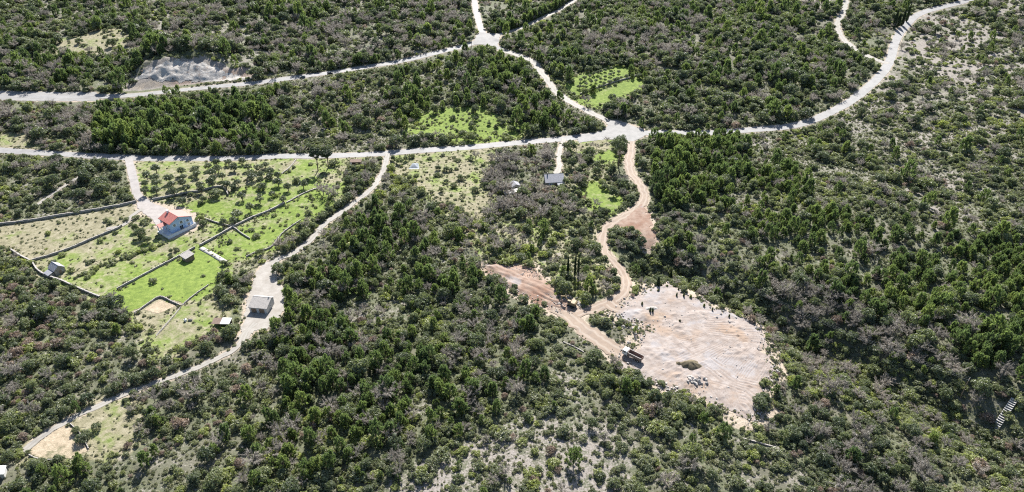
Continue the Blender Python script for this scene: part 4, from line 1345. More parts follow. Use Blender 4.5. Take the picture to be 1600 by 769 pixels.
NEARBY = LAND + [('beside the white house', np.array([W(272, 352)])), ('by the farm building', np.array([W(403, 478)])), ('by the cottage', np.array([W(866, 280)])), ('by the stone hut', np.array([W(93, 418)])),
 ('by the rock cutting', np.array([W(300, 118)])), ('by the grove', FIELDW[9][3]), ('by the tipper truck', np.array([W(988, 560)])), ('by the white roofed hut', np.array([W(3, 748)])), ('by the wild meadow', FIELDW[8][3]), ('by the hill clearing', FIELDW[16][3])]
def region(u, v, x, y):
    """words for the landmark a plant stands by, or how far it stands from the nearest one"""
    ds = sorted((float(np.min(np.hypot(P[:, 0] - x, P[:, 1] - y))), t) for t, P in NEARBY)
    d, txt = ds[0]
    if d < 11:
        return txt
    noun = txt
    for k in ('beside the ', 'along the ', 'at the edge of the ', 'by the ', 'in the bottom of the ', 'above the '):
        if noun.startswith(k):
            noun = noun[len(k):]
            break
    if d < 75:
        return ('a short way from the ' if d < 24 else 'some way off the ' if d < 45 else 'well away from the ') + noun
    for P, t in REGION:
        if inside(np.array([u]), np.array([v]), P)[0]:
            return t
    return 'on the rocky slope below the quarry clearing'

NAMES = {
 'pine': ('pine_tree', 'tree', 'green pine tree', 'pine wood seen further off'),
 'oak': ('holm_oak', 'tree', 'dark round evergreen tree', 'distant dark evergreen trees massed over the hillsides'),
 'bare': ('bare_tree', 'tree', 'leafless grey tree', 'distant leafless grey trees massed over the hillsides'),
 'scrub': ('shrub', 'shrub', 'rounded evergreen shrub', 'green scrub covering the hillsides'),
 'rust': ('heather_bush', 'bush', 'pinkish brown bush', 'distant pinkish brown bushes in the scrub'),
}
STUFFNAME = {'pine': 'pine_wood', 'oak': 'evergreen_wood', 'bare': 'leafless_wood', 'scrub': 'scrub_cover', 'rust': 'heather_cover', 'low': 'ground_cover'}

def gn_stuff(name, kind, A, label, cat, lift=-0.05):
    """one object that carries all the far plants of a kind"""
    protos = bpy.data.collections.new(name + '_source')
    for i, (c, t, j) in enumerate(PROTO[kind]):
        o = bpy.data.objects.new('%s_source_%02d' % (name, i), j)
        protos.objects.link(o)
    n = len(A)
    r = np.random.default_rng(n)
    me = bpy.data.meshes.new(name)
    me.vertices.add(n)
    z = H(A[:, 0], A[:, 1]) + lift
    me.vertices.foreach_set('co', np.column_stack([A[:, 0], A[:, 1], z]).astype(np.float32).ravel())
    sc = np.stack([A[:, 2] * r.uniform(.88, 1.12, n), A[:, 2] * r.uniform(.88, 1.12, n), A[:, 2] * r.uniform(.85, 1.15, n)], -1)
    a = me.attributes.new('size', 'FLOAT_VECTOR', 'POINT'); a.data.foreach_set('vector', sc.astype(np.float32).ravel())
    rot = np.stack([r.normal(size=n) * .05, r.normal(size=n) * .05, r.random(n) * 6.283], -1)
    a = me.attributes.new('turn', 'FLOAT_VECTOR', 'POINT'); a.data.foreach_set('vector', rot.astype(np.float32).ravel())
    a = me.attributes.new('pick', 'INT', 'POINT'); a.data.foreach_set('value', r.integers(0, len(PROTO[kind]), n).astype(np.int32))
    me.update()
    o = bpy.data.objects.new(name, me)
    COL.objects.link(o)
    ng = bpy.data.node_groups.new(name, 'GeometryNodeTree')
    ng.interface.new_socket('Geometry', in_out='INPUT', socket_type='NodeSocketGeometry')
    ng.interface.new_socket('Geometry', in_out='OUTPUT', socket_type='NodeSocketGeometry')
    N = ng.nodes
    gi, go = N.new('NodeGroupInput'), N.new('NodeGroupOutput')
    iop = N.new('GeometryNodeInstanceOnPoints')
    ci = N.new('GeometryNodeCollectionInfo')
    ci.inputs['Collection'].default_value = protos
    ci.inputs['Separate Children'].default_value = True
    ci.inputs['Reset Children'].default_value = True
    def na(nm, t):
        q = N.new('GeometryNodeInputNamedAttribute'); q.data_type = t
        q.inputs['Name'].default_value = nm
        return q.outputs['Attribute']
    e2r = N.new('FunctionNodeEulerToRotation')
    L = ng.links
    L.new(gi.outputs[0], iop.inputs['Points'])
    L.new(ci.outputs[0], iop.inputs['Instance'])
    iop.inputs['Pick Instance'].default_value = True
    L.new(na('pick', 'INT'), iop.inputs['Instance Index'])
    L.new(na('turn', 'FLOAT_VECTOR'), e2r.inputs[0])
    L.new(e2r.outputs[0], iop.inputs['Rotation'])
    L.new(na('size', 'FLOAT_VECTOR'), iop.inputs['Scale'])
    L.new(iop.outputs[0], go.inputs[0])
    md = o.modifiers.new('plants', 'NODES')
    md.node_group = ng
    return tag(o, label, cat, kind='stuff')

def single(kind, i, x, y, s, r, name, label, cat, group):
    c, t, j = PROTO[kind][i]
    z = float(H(x, y)) - 0.05
    sc = (s * r.uniform(.9, 1.1), s * r.uniform(.9, 1.1), s * r.uniform(.88, 1.12))
    if t is None:
        o = link_mesh(name, c)
        o.location, o.scale, o.rotation_euler = (x, y, z), sc, (0, 0, r.uniform(0, 6.283))
    else:
        o = empty(name, (x, y, z), r.uniform(0, 6.283))
        o.scale = sc
        link_mesh('crown', c, None, o)
        link_mesh('branches' if False else 'trunk', t, None, o)
    return tag(o, label, cat, group)

NSINGLE = 300
for kind in ('pine', 'oak', 'bare', 'scrub', 'rust'):
    A = np.concatenate(PLANTS[kind])
    z = H(A[:, 0], A[:, 1])
    u, v = project(A[:, 0], A[:, 1], z + TIP[kind] * A[:, 2] * .5)
    dist = np.sqrt(A[:, 0] ** 2 + A[:, 1] ** 2 + (CAM_H - z) ** 2)
    show = np.where((u > 0) & (u < 1600) & (v > 0) & (v < 769), A[:, 2] / dist, 0)
    order = np.argsort(-show)
    near, rest = order[:NSINGLE], order[NSINGLE:]
    nm, cat, words, farlab = NAMES[kind]
    r = random.Random(len(A))
    med = float(np.median(A[near, 2]))
    for q in near:
        x, y, s = A[q]
        nb = int((np.hypot(A[:, 0] - x, A[:, 1] - y) < 6.5 * (1 if kind in ('pine', 'oak', 'bare') else .55)).sum())
        size = ('tall' if kind in ('pine', 'bare') else 'big') if s > med * 1.12 else ('small' if s < med * .9 else 'middling')
        lab = '%s %s %s %s' % (size, words, 'standing apart' if nb <= 2 else 'in a clump' if nb >= 6 else 'amid others', region(u[q], v[q], x, y))
        single(kind, r.randrange(len(PROTO[kind])), x, y, s, r, nm, lab, cat, lab)
    if len(rest):
        gn_stuff(STUFFNAME[kind], kind, A[rest], farlab, cat)
A = np.concatenate(PLANTS['low'])
gn_stuff('ground_cover', 'low', A, 'low cushions of herbs and dry grass between the shrubs', 'ground cover')
print('PLANTS', {k: sum(len(a) for a in v) for k, v in PLANTS.items()})

# olive orchard, grove, cypresses and tall pines stand one by one
OLIVES = [(180 + a / 7.69, 220 + b / 7.69) for a, b in [(390,450),(370,530),(375,640),(500,375),(505,465),(515,545),(500,625),(665,490),(690,565),(715,655),(810,400),(825,465),(815,530),(865,605),(970,380),(985,430),(1025,555),(1045,615),(1130,335),(1225,290),(1175,420),(1240,370),(1185,480),(1290,460),(1170,535),(1365,285),(1440,355),(1345,570),(1425,575),(1480,530)]]
OLIVES += [(360 + a / 7.69, 220 + b / 7.69) for a, b in [(50,345),(150,270),(215,350),(255,420),(262,465),(350,355),(425,315),(372,430),(485,400),(570,440),(480,440),(582,530),(400,580),(372,490),(700,590),(880,560),(505,660),(145,700),(360,740),(640,730)]]
OLIVES += [(350,352),(372,340),(366,348),(392,330),(286,318)]
r = random.Random(3)
ORD = ('first', 'second', 'third', 'fourth', 'fifth', 'sixth', 'seventh', 'eighth', 'ninth', 'tenth', 'eleventh')
ROWB = (238, 257, 280, 300, 319, 344, 374, 402, 425, 2000)
rows_ = {}
for u, v in OLIVES:
    rows_.setdefault(next(i for i, b_ in enumerate(ROWB) if u < b_), []).append((v, u))
for k_, row in rows_.items():
    for q_, (v, u) in enumerate(sorted(row)):
        a = W(u, v + 2)
        lab = 'olive tree %s from the main road in the %s row from the driveway' % (ORD[q_], ORD[k_])
        single('olive', r.randrange(5), a[0], a[1], r.uniform(1.2, 1.65), r, 'olive_tree', lab, 'tree', 'olive trees of the orchard')
GA, GB, GC = W(893, 138), W(962, 111), W(903, 143)
for row in range(3):
    for k in range(10):
        p_ = GA + (GB - GA) * ((k + .5 + r.uniform(-.25, .25)) / 10) + (GC - GA) * (row * 1.3 - .6 + r.uniform(-.15, .15))
        single('olive', r.randrange(5), p_[0], p_[1], r.uniform(.75, 1.15), r, 'grove_tree', 'grove tree %s from the link road in the %s row above its wall' % (ORD[k], ORD[2 - row]), 'tree', 'trees of the grove')

def tall_tree(name, gen, u, v, leafm, label, group=None, cat='tree', scale=1.0):
    (V, F_, lv), wood = gen
    cm = leafy(name, V, F_, lv, leafm)
    tm = np_mesh(name + '_trunk', wood[0], wood[1]); tm.materials.append(M['bark'])
    a = W(u, v)
    o = empty(name, (a[0], a[1], float(H(a[0], a[1])) - .05), label=label, cat=cat, group=group)
    o.scale = (scale,) * 3
    link_mesh('crown', cm, None, o)
    link_mesh('trunk', tm, None, o)
    return o
for i, (u, v, h) in enumerate([(887,428,9.5),(898,432,12.5),(903,432,12.0)]):
    tall_tree('cypress', make_cypress(40 + i, h, .75), u, v, 'cypress_leaves', ('single dark cypress on the grassy bank above the earth scar' if i == 0 else 'dark cypress of a close pair on the grassy bank above the earth scar'), None if i == 0 else 'pair of cypresses on the bank')
for i, (u, v, h, rr_) in enumerate([(1396,44,16,2.0),(1409,40,15,1.6),(1416,34,16,1.4),(1402,42,12,2.2)]):
    tall_tree('cypress', make_cypress(50 + i, h, rr_), u, v, 'cypress_leaves', 'tall dark cypress in the clump beside the main road bend', 'cypresses at the road bend')
tall_tree('cypress', make_cypress(61, 5.0, 0.8), 1028, 447, 'cypress_leaves', 'small dark cypress at the edge of the scrub above the clearing')
tall_tree('cypress', make_cypress(62, 5.5, 1.0), 1047, 439, 'cypress_leaves', 'dark cypress standing at the top corner of the quarry clearing')
tall_tree('stone_pine', make_stone_pine(71, 19.5, 5.2), 966, 259, 'oak_leaves', 'tall dark stone pine beside the dirt track junction')
tall_tree('stone_pine', make_stone_pine(72, 15.0, 3.4), 497, 267, 'cypress_leaves', 'tall dark pine with a bare trunk on the orchard lawn')
tall_tree('stone_pine', make_stone_pine(73, 12.0, 3.0), 513, 262, 'cypress_leaves', 'dark pine beside the main road next to the small open shelter')
SAP = [(1042,449,1.5,.8),(1060,454,2.2,.45),(1057,464,2.9,.5),(1068,464.5,3.2,.5),(1079,466,2.0,.8),(1028,456,1.6,.5),(1003,477,2.2,.5),(1015.5,488,3.2,.6),(1019.5,488,3.0,.55),(1100,479,1.6,.6),(1113,485,1.8,.4),(1139,496,1.8,.4),(1062,503,1.2,.5)]
for i, (u, v, h, rr_) in enumerate(SAP):
    lab = 'small dark sapling standing alone on the pale quarry clearing'
    if i in (7, 8): lab = 'dark sapling of a close pair at the quarry clearing spur'
    elif i in (2, 3): lab = 'dark upright sapling of two on the upper quarry clearing'
    h, rr_ = h * .72, rr_ * .85
    (V, F_, lv), wood = make_cypress(90 + i, h, rr_)
    k = slice(0, 700)
    V2, F2, l2 = V[:2100], F_[:700], lv[:2100]
    tall_tree('sapling', ((V2, F2, l2), tubes([((0, 0, -.3), (0, 0, h * .6), .08, .03)])), u, v, 'scrub_leaves', lab, lab + 's')
#BUILDINGS
# ------------------------------------------------------------------ buildings
def gz(x, y):
    return float(H(x, y))
def angle_px(p, q):
    a, b = W(*p), W(*q)
    return math.atan2(b[1] - a[1], b[0] - a[0])
def site(name, u, v, rz, label, cat, group=None, dz=0.0):
    a = W(u, v)
    return empty(name, (a[0], a[1], gz(a[0], a[1]) + dz), rz, label=label, cat=cat, group=group)

def window(par, c, w, h, face, shutters=True, name='window'):
    """face: '-y', '+y', '-x', '+x' outward direction; c = centre on the wall plane"""
    x, y, z = c
    def bx(mb, a0, a1, b0, b1, d0, d1):
        if face == '-y': mb.box(x + a0, x + a1, y - d1, y - d0, z + b0, z + b1)
        elif face == '+y': mb.box(x + a0, x + a1, y + d0, y + d1, z + b0, z + b1)
        elif face == '-x': mb.box(x - d1, x - d0, y + a0, y + a1, z + b0, z + b1)
        else: mb.box(x + d0, x + d1, y + a0, y + a1, z + b0, z + b1)
    mb = MB()
    bx(mb, -w/2 - .1, -w/2, -h/2 - .1, h/2 + .1, -.05, .09); bx(mb, w/2, w/2 + .1, -h/2 - .1, h/2 + .1, -.05, .09)
    bx(mb, -w/2, w/2, h/2, h/2 + .1, -.05, .088); bx(mb, -w/2, w/2, -h/2 - .1, -h/2, -.05, .14)
    bx(mb, -.04, .04, -h/2, h/2, -.05, .07)
    f = mb.build(name, 'white_paint', par)
    g = MB(); bx(g, -w/2, w/2, -h/2, h/2, -.04, .03); g.build('pane', 'window_glass', f)
    if shutters:
        for s in (-1, 1):
            q = MB(); a = s * (w/2 + .12 + w/4); bx(q, a - w/4, a + w/4, -h/2 - .05, h/2 + .05, .0, .06); q.build('shutter', 'blue_shutter', f)
    return f
def door(par, x, y, w, h, face='-y', m='timber'):
    d = MB()
    if face == '-y': d.box(x - w/2, x + w/2, y - .06, y + .05, 0.02, h)
    elif face == '-x': d.box(x - .06, x + .05, y - w/2, y + w/2, .02, h)
    else: d.box(x - .05, x + .06, y - w/2, y + w/2, .02, h)
    o = d.build('door', m, par)
    k = MB()
    if face == '-y': k.box(x + w*.3, x + w*.38, y - .12, y - .05, h*.48, h*.52)
    elif face == '-x': k.box(x - .12, x - .05, y + w*.3, y + w*.38, h*.48, h*.52)
    else: k.box(x + .05, x + .12, y + w*.3, y + w*.38, h*.48, h*.52)
    k.build('handle', 'steel', o)
    return o
def gable(par, x0, x1, y0, y1, el, er, ridge, pos_, axis, wall, roof, over=.35, th=.18, base=-.6):
    """walls as one gabled solid, roof as two thick slopes; axis = direction of the ridge"""
    m = MB()
    if axis == 'y':
        xr = x0 + (x1 - x0) * pos_
        m.prism([(x0, base), (x1, base), (x1, er), (xr, ridge), (x0, el)], y0, y1, 'y')
    else:
        yr = y0 + (y1 - y0) * pos_
        m.prism([(y0, base), (y1, base), (y1, er), (yr, ridge), (y0, el)], x0, x1, 'x')
    m.build('wall', wall, par)
    rr_ = []
    for side in (0, 1):
        m = MB()
        if axis == 'y':
            xe, ze = (x0, el) if side == 0 else (x1, er)
            k = (ze - ridge) / (xe - xr)
            xo = xe + (-over if side == 0 else over)
            zo = ze + k * (xo - xe)
            p = [(xr, y0 - over, ridge + th), (xr, y1 + over, ridge + th), (xo, y1 + over, zo + th), (xo, y0 - over, zo + th)]
        else:
            ye, ze = (y0, el) if side == 0 else (y1, er)
            k = (ze - ridge) / (ye - yr)
            yo = ye + (-over if side == 0 else over)
            zo = ze + k * (yo - ye)
            p = [(x0 - over, yr, ridge + th), (x1 + over, yr, ridge + th), (x1 + over, yo, zo + th), (x0 - over, yo, zo + th)]
        m.slab(p, th * .98)
        o = m.build('roof_slope', roof, par)
        # courses of tiles standing proud of the slope
        t = MB()
        nrow = max(4, int((math.dist(p[1], p[2])) / .42))
        for i in range(nrow):
            f0, f1 = i / nrow, (i + .86) / nrow
            A0 = [p[0][k_] + (p[3][k_] - p[0][k_]) * f0 for k_ in range(3)]; A1 = [p[0][k_] + (p[3][k_] - p[0][k_]) * f1 for k_ in range(3)]
            B0 = [p[1][k_] + (p[2][k_] - p[1][k_]) * f0 for k_ in range(3)]; B1 = [p[1][k_] + (p[2][k_] - p[1][k_]) * f1 for k_ in range(3)]
            A0[2] += .02; B0[2] += .02; A1[2] += .07; B1[2] += .07
            t.slab([A0, B0, B1, A1], .05)
        tt = t.build('tile_courses', roof, o); tag(tt, kind='stuff')
        rr_.append(o)
    m = MB()
    if axis == 'y': m.tube((xr, y0 - over, ridge + th), (xr, y1 + over, ridge + th), .13, n=6)
    else: m.tube((x0 - over, yr, ridge + th), (x1 + over, yr, ridge + th), .13, n=6)
    m.build('ridge', roof, par)
    return rr_

HA = angle_px((270, 367), (298, 354))
# the white house
hs = site('house', 270, 367, HA, 'pale blue and white house with red tiled roof and raised terrace', 'house')
rs = gable(hs, 0, 12, 0, 9.5, 6.4, 5.5, 8.4, 5 / 12, 'y', 'pale_blue_plaster', 'red_tiles', .5, .2, -1.5)
m = MB(); m.box(4.0, 4.9, 7.6, 8.5, 7.4, 9.6); m.box(3.9, 5.0, 7.5, 8.6, 9.6, 9.75); m.build('chimney', 'white_plaster', rs[0])
for x, z, w, h in ((2.2, 4.6, 1.1, 1.4), (6.0, 4.7, 1.2, 1.5), (9.4, 4.2, 1.1, 1.3), (9.6, 2.0, 1.3, 1.4)):
    window(hs, (x, 0, z), w, h, '-y')
window(hs, (5.0, 0, 7.1), .7, .7, '-y', False)
for y, z in ((2.0, 2.6), (7.6, 5.0)):
    window(hs, (0, y, z), 1.0, 1.3, '-x', False)
for y, z in ((2.4, 4.0), (6.6, 4.0), (4.4, 1.6)):
    window(hs, (12, y, z), 1.0, 1.3, '+x', False)
d = MB(); d.box(4.6, 6.4, -.07, .04, .82, 3.0); dd = d.build('door', 'window_glass', hs)
d = MB(); d.box(4.5, 4.6, -.1, .04, .82, 3.1); d.box(6.4, 6.5, -.1, .04, .82, 3.1); d.box(4.6, 6.4, -.1, .04, 3.0, 3.1); d.box(5.46, 5.54, -.1, .04, .82, 3.0); d.build('door_frame', 'white_paint', dd)
t = MB(); t.box(-3.6, 12.4, -2.2, .02, -2.0, .8); t.box(-3.6, .02, .02, 8.0, -2.0, .8); ter = t.build('terrace', 'white_plaster', hs)
p = MB(); p.box(-3.6, 12.4, -2.2, -2.02, .8, 1.75); p.box(-3.6, -3.42, -2.02, 3.0, .8, 1.75); p.box(12.22, 12.4, -2.02, 0, .8, 1.75); p.build('parapet', 'white_plaster', ter)
p = MB(); p.box(-3.66, 12.46, -2.26, -1.96, 1.752, 1.83); p.box(-3.66, -3.36, -1.96, 3.06, 1.752, 1.83); p.build('coping', 'concrete_slab', ter)
# porch with its own little gable running out over the terrace
pr = MB()
pr.slab([(2.0, 4.9, 6.1), (-4.2, 4.9, 6.1), (-4.2, 2.9, 5.1), (1.0, 2.9, 5.1)], .18)
pr.slab([(-4.2, 4.9, 6.1), (2.0, 4.9, 6.1), (1.0, 6.9, 5.1), (-4.2, 6.9, 5.1)], .18)
pr.build('porch_roof', 'red_tiles', hs)
for y in (3.2, 6.6):
    c = MB(); c.box(-3.5, -3.1, y - .2, y + .2, .8, 4.95); c.build('porch_post', 'white_plaster', hs)
pw = MB(); pw.prism([(3.2, 4.9), (6.6, 4.9), (4.9, 5.75)], -3.45, -3.2, 'x'); pw.build('porch_gable', 'white_plaster', hs)
window(hs, (0, 4.9, 2.2), 1.0, 1.9, '-x', False, 'porch_window')

# stone hut
ht = site('stone_hut', 95, 428, HA + .05, 'old stone hut with slate roof and lean-to beside the curved wall', 'hut')
gable(ht, -2.2, 2.6, 0, 5.4, 2.7, 2.6, 4.6, .5, 'y', 'stone_rubble', 'slate', .25)
m = MB(); m.box(-5.0, -2.22, .6, 4.6, -.6, 1.7); m.build('lean_to', 'stone_rubble', ht)
m = MB(); m.slab([(-2.2, .4, 2.5), (-2.2, 4.8, 2.5), (-5.2, 4.8, 1.7), (-5.2, .4, 1.7)], .14); m.build('lean_to_roof', 'slate', ht)
door(ht, .2, 0, 1.0, 1.9)
window(ht, (1.6, 0, 1.6), .6, .7, '-y', False)
window(ht, (2.6, 3.0, 1.5), .7, .7, '+x', False)

# small shed
sh = site('shed', 292.5, 411, HA, 'small grey shed with a sloping roof at the top of the bright meadow', 'shed')
m = MB(); m.prism([(0, -.5), (4.2, -.5), (4.2, 2.9), (0, 2.4)], 0, 4.6, 'y'); m.build('wall', 'brown_board', sh)
m = MB(); m.slab([(-.4, -.4, 2.55), (4.6, -.4, 3.1), (4.6, 5.0, 3.1), (-.4, 5.0, 2.55)], .14); rf = m.build('roof', 'grey_tiles', sh)
for i in range(9):
    q = MB(); y = -.35 + i * .62; q.slab([(-.4, y, 2.62), (4.6, y, 3.17), (4.6, y + .12, 3.17), (-.4, y + .12, 2.62)], .06); q.build('roof_rib', 'grey_tiles', rf)
door(sh, 2.4, 0, 1.1, 1.95, '-y', 'timber')
window(sh, (0, 2.4, 1.5), .7, .7, '-x', False)

# farm building
fb = site('farm_building', 391, 488, math.radians(-8), 'low white farm building with a wide grey tiled roof in the gravel yard', 'building')
gable(fb, 0, 8.0, 0, 7.4, 2.9, 3.6, 4.6, .74, 'x', 'grey_plaster', 'grey_tiles', .35)
for x in (2.0, 5.6):
    d = MB(); d.box(x - 1.2, x + 1.2, -.06, .05, .02, 2.3); o = d.build('garage_door', 'timber', fb)
    d = MB()
    for k in range(4): d.box(x - 1.2, x + 1.2, -.09, -.06, .2 + k * .55, .28 + k * .55)
    d.build('rail', 'brown_board', o)
window(fb, (0, 3.6, 1.7), .9, .8, '-x', False)
window(fb, (8.0, 3.6, 1.7), .9, .8, '+x', False)
m = MB(); m.box(6.8, 7.3, 5.2, 5.7, 3.8, 5.3); m.build('chimney', 'grey_plaster', fb)

# open canopy
cn = site('canopy', 331, 512, math.radians(-3), 'open canopy with a white sheet beside a brown sheet roof', 'canopy')
m = MB(); m.slab([(3.9, 0, 2.2), (7.9, .1, 2.2), (7.9, 3.6, 2.75), (3.9, 3.6, 2.75)], .08); m.build('white_roof_sheet', 'white_sheet', cn)
m = MB(); m.slab([(0, .2, 1.9), (3.85, 0, 2.15), (3.85, 3.7, 2.7), (0, 3.7, 2.35)], .08); m.build('brown_roof_sheet', 'brown_board', cn)
for x, y, z in ((.3, .4, 1.9), (3.8, .3, 2.15), (7.6, .4, 2.15), (.3, 3.3, 2.3), (3.8, 3.3, 2.6), (7.6, 3.3, 2.6)):
    c = MB(); c.tube((x, y, -.4), (x, y, z), .07); c.build('post', 'timber', cn)
m = MB(); m.box(.4, 7.5, 3.3, 3.4, -.3, 2.2); m.build('back_panel', 'brown_board', cn)

# cottage and its outbuildings
ct = site('cottage', 853, 292, math.radians(6), 'old cottage with a broad grey roof at the end of its driveway', 'cottage')
gable(ct, 0, 10.5, 0, 8.0, 2.7, 3.2, 5.0, .7, 'x', 'stone_rubble', 'slate', .4)
m = MB(); m.box(1.2, 1.9, 5.0, 5.7, 4.2, 6.2); m.build('chimney', 'stone_rubble', ct)
door(ct, 5.6, 0, 1.1, 2.0)
window(ct, (2.6, 0, 1.5), .9, 1.0, '-y'); window(ct, (8.4, 0, 1.5), .9, 1.0, '-y')
m = MB()
m.slab([(6.4, -2.6, 2.1), (10.6, -2.6, 2.1), (10.6, -.4, 2.55), (6.4, -.4, 2.55)], .1); m.build('porch_roof', 'slate', ct)
for x in (6.6, 10.4):
    c = MB(); c.tube((x, -2.4, -.4), (x, -2.4, 2.05), .08); c.build('porch_post', 'timber', ct)
sk = site('shack', 800, 298, math.radians(20), 'small blue grey roofed shack among the leafless trees by the cottage', 'shack')
gable(sk, 0, 5.0, 0, 4.4, 2.3, 2.3, 3.5, .5, 'y', 'grey_plaster', 'slate', .3)
door(sk, 2.5, 0, 1.0, 1.9)
window(sk, (0, 2.2, 1.4), .7, .7, '-x', False)
ob = site('outbuilding', 790, 308, math.radians(24), 'low outbuilding with a flat white roof below the shack', 'outbuilding')
m = MB(); m.box(0, 8.2, 0, 2.8, -.5, 1.9); m.build('wall', 'grey_plaster', ob)
m = MB(); m.slab([(-.3, -.3, 1.98), (8.5, -.3, 2.05), (8.5, 3.1, 2.15), (-.3, 3.1, 2.08)], .13); m.build('roof', 'grey_plaster', ob)
door(ob, 6.2, 0, 1.0, 1.75)

# roadside shelter, tarpaulin mound, small tank, white hut at the tilled plot
rs_ = site('shelter', 548, 259, math.radians(2), 'small open shelter with brown roof and white end wall near the main road', 'shelter')
m = MB(); m.box(0, .3, 0, 2.6, -.3, 2.5); m.build('end_wall', 'white_plaster', rs_)
m = MB(); m.slab([(-.3, -.5, 2.55), (6.6, -.5, 2.6), (6.6, 3.0, 2.95), (-.3, 3.0, 2.9)], .12); m.build('roof', 'brown_board', rs_)
for x, y in ((6.3, .1), (6.3, 2.5), (3.2, .1)):
    c = MB(); c.tube((x, y, -.3), (x, y, 2.55), .08); c.build('post', 'timber', rs_)
m = MB(); m.box(.3, 6.3, 2.45, 2.55, -.2, 1.1); m.build('back_rail', 'brown_board', rs_)

def heap(name, u, v, rx_, ry_, h, rz, m_, label, cat, seed=1, facets=False, n=40):
    a = W(u, v)
    r = np.random.default_rng(seed)
    V, F_ = [], []
    nr = 9
    for i in range(nr + 1):
        for j in range(n):
            t = i / nr; an = 2 * math.pi * j / n
            edge = 1 + .22 * (vnoise(np.array([math.cos(an) * 2 + 5]), np.array([math.sin(an) * 2 + seed]), seed)[0] - .5) * 2
            x, y = math.cos(an) * rx_ * t * edge, math.sin(an) * ry_ * t * edge
            z = h * (1 - t ** 1.8) * (.75 + .5 * fbm(np.array([x + seed]), np.array([y]), 2.4, seed, 3)[0]) - .25 * t
            V.append((x, y, z))
    for i in range(nr):
        for j in range(n):
            k = (j + 1) % n
            F_.append((i * n + j, i * n + k, (i + 1) * n + k, (i + 1) * n + j))
    me = np_mesh(name, V, F_, not facets)
    o = link_mesh(name, me, m_)
    o.location = (a[0], a[1], gz(a[0], a[1]) + .25)
    o.rotation_euler = (0, 0, rz)
    return tag(o, label, cat)
heap('soil_heap', 1079, 572, 5.2, 3.2, 2.3, -.15, 'soil_heap', 'long dark brown heap of soil on the quarry clearing', 'soil heap', 3)
heap('soil_heap', 1060, 570, 1.8, 1.5, 1.2, 0, 'soil_heap', 'small dark mound touching the long soil heap', 'soil heap', 8)
heap('soil_heap', 1017, 483, 3.2, 1.6, .9, .2, 'limestone', 'low grey white rubble bank behind the pair of saplings', 'rubble heap', 12)

def boulder(r, s):
    bm = bmesh.new()
    bmesh.ops.create_icosphere(bm, subdivisions=2, radius=1)
    for v_ in bm.verts:
        c = v_.co
        v_.co = c * (1 + .3 * math.sin(c.x * 2.6 + r.random() * .4 + s * 9) * math.cos(c.y * 2.1 + s * 5) + r.uniform(-.08, .08))
        v_.co.z *= .72
    me = bpy.data.meshes.new('boulder'); bm.to_mesh(me); bm.free()
    me.materials.append(M['limestone'])
    return me
rb = random.Random(4)
BOUL = [boulder(rb, i * .37) for i in range(6)]
rp = site('rubble_pile', 1086, 596, 0, 'grey pile of broken rock below the soil heap', 'rubble pile')
for i in range(26):
    o = link_mesh('boulder', BOUL[i % 6], None, rp)
    t = rb.random() ** .5; an = rb.uniform(0, 6.28)
    s = rb.uniform(.35, .95)
    o.location = (math.cos(an) * 4.2 * t + .3, math.sin(an) * 2.9 * t - .6 * math.cos(an) * t, .45 + .7 * (1 - t))
    o.scale = (s * rb.uniform(.8, 1.3), s, s * rb.uniform(.7, 1)); o.rotation_euler = (rb.random() * 3, rb.random() * 3, rb.random() * 6)
rp = site('rubble_pile', 882, 476, 0, 'pale broken rock beside the tan excavator', 'rubble pile')
for i in range(22):
    o = link_mesh('boulder', BOUL[i % 6], None, rp)
    s = rb.uniform(.3, .8)
    o.location = (rb.uniform(-5, 9.5), rb.uniform(-1.2, 1.4) + 0, .3)
    if 1.2 < o.location.x < 5.8: o.location.y += 3.4
    o.scale = (s * rb.uniform(.8, 1.3), s, s * .8); o.rotation_euler = (rb.random() * 3, rb.random() * 3, rb.random() * 6)
for nm, (u0, v0, u1, v1, n_, wd) in {'a': (1003, 522, 962, 505, 26, 3.0), 'b': (1010, 596, 1060, 612, 24, 2.0), 'c': (800, 452, 765, 432, 14, 2.2)}.items():
    lab = {'a': 'pale rubble along the vegetated island of the quarry clearing', 'b': 'pale rubble along the lower edge of the quarry clearing', 'c': 'pale rubble along the lower edge of the earth scar'}[nm]
    c0, c1 = W(u0, v0), W(u1, v1)
    rp = empty('rubble_pile', (c0[0], c0[1], gz(*c0)), 0, label=lab, cat='rubble pile')
    for i in range(n_):
        t = rb.random(); q = c0 + (c1 - c0) * t + np.array([rb.uniform(-wd, wd), rb.uniform(-wd, wd)])
        o = link_mesh('boulder', BOUL[i % 6], None, rp)
        s = rb.uniform(.25, .75)
        o.location = (q[0] - c0[0], q[1] - c0[1], gz(*q) - gz(*c0) + .2)
        o.scale = (s * rb.uniform(.9, 1.5), s, s * .7); o.rotation_euler = (rb.random(), rb.random(), rb.random() * 6)

PROTO['stone'] = [(b_, None, b_) for b_ in BOUL]
rs2 = np.random.default_rng(77)
qx0, qy0 = PW['quarry'].min(0) - 3; qx1, qy1 = PW['quarry'].max(0) + 3
sx, sy = rs2.uniform(qx0, qx1, 9000), rs2.uniform(qy0, qy1, 9000)
din = np.where(inside(sx, sy, PW['quarry']), 1, -1) * dist_poly(sx, sy, PW['quarry'], True)
keep = (din > -3) & (rs2.random(9000) < np.where(din < 4, .3, .025) + .3 * sstep(.55, .68, fbm(sx, sy, 8, 41, 3)))
SA = np.column_stack([sx, sy, np.clip(rs2.lognormal(-1.75, .5, 9000), .07, .6)])[keep]
sc_ = rs2.uniform(0, 1, 2500); 
ex_, ey_ = PW['scar'][:, 0], PW['scar'][:, 1]
tx_, ty_ = rs2.uniform(ex_.min(), ex_.max(), 2500), rs2.uniform(ey_.min(), ey_.max(), 2500)
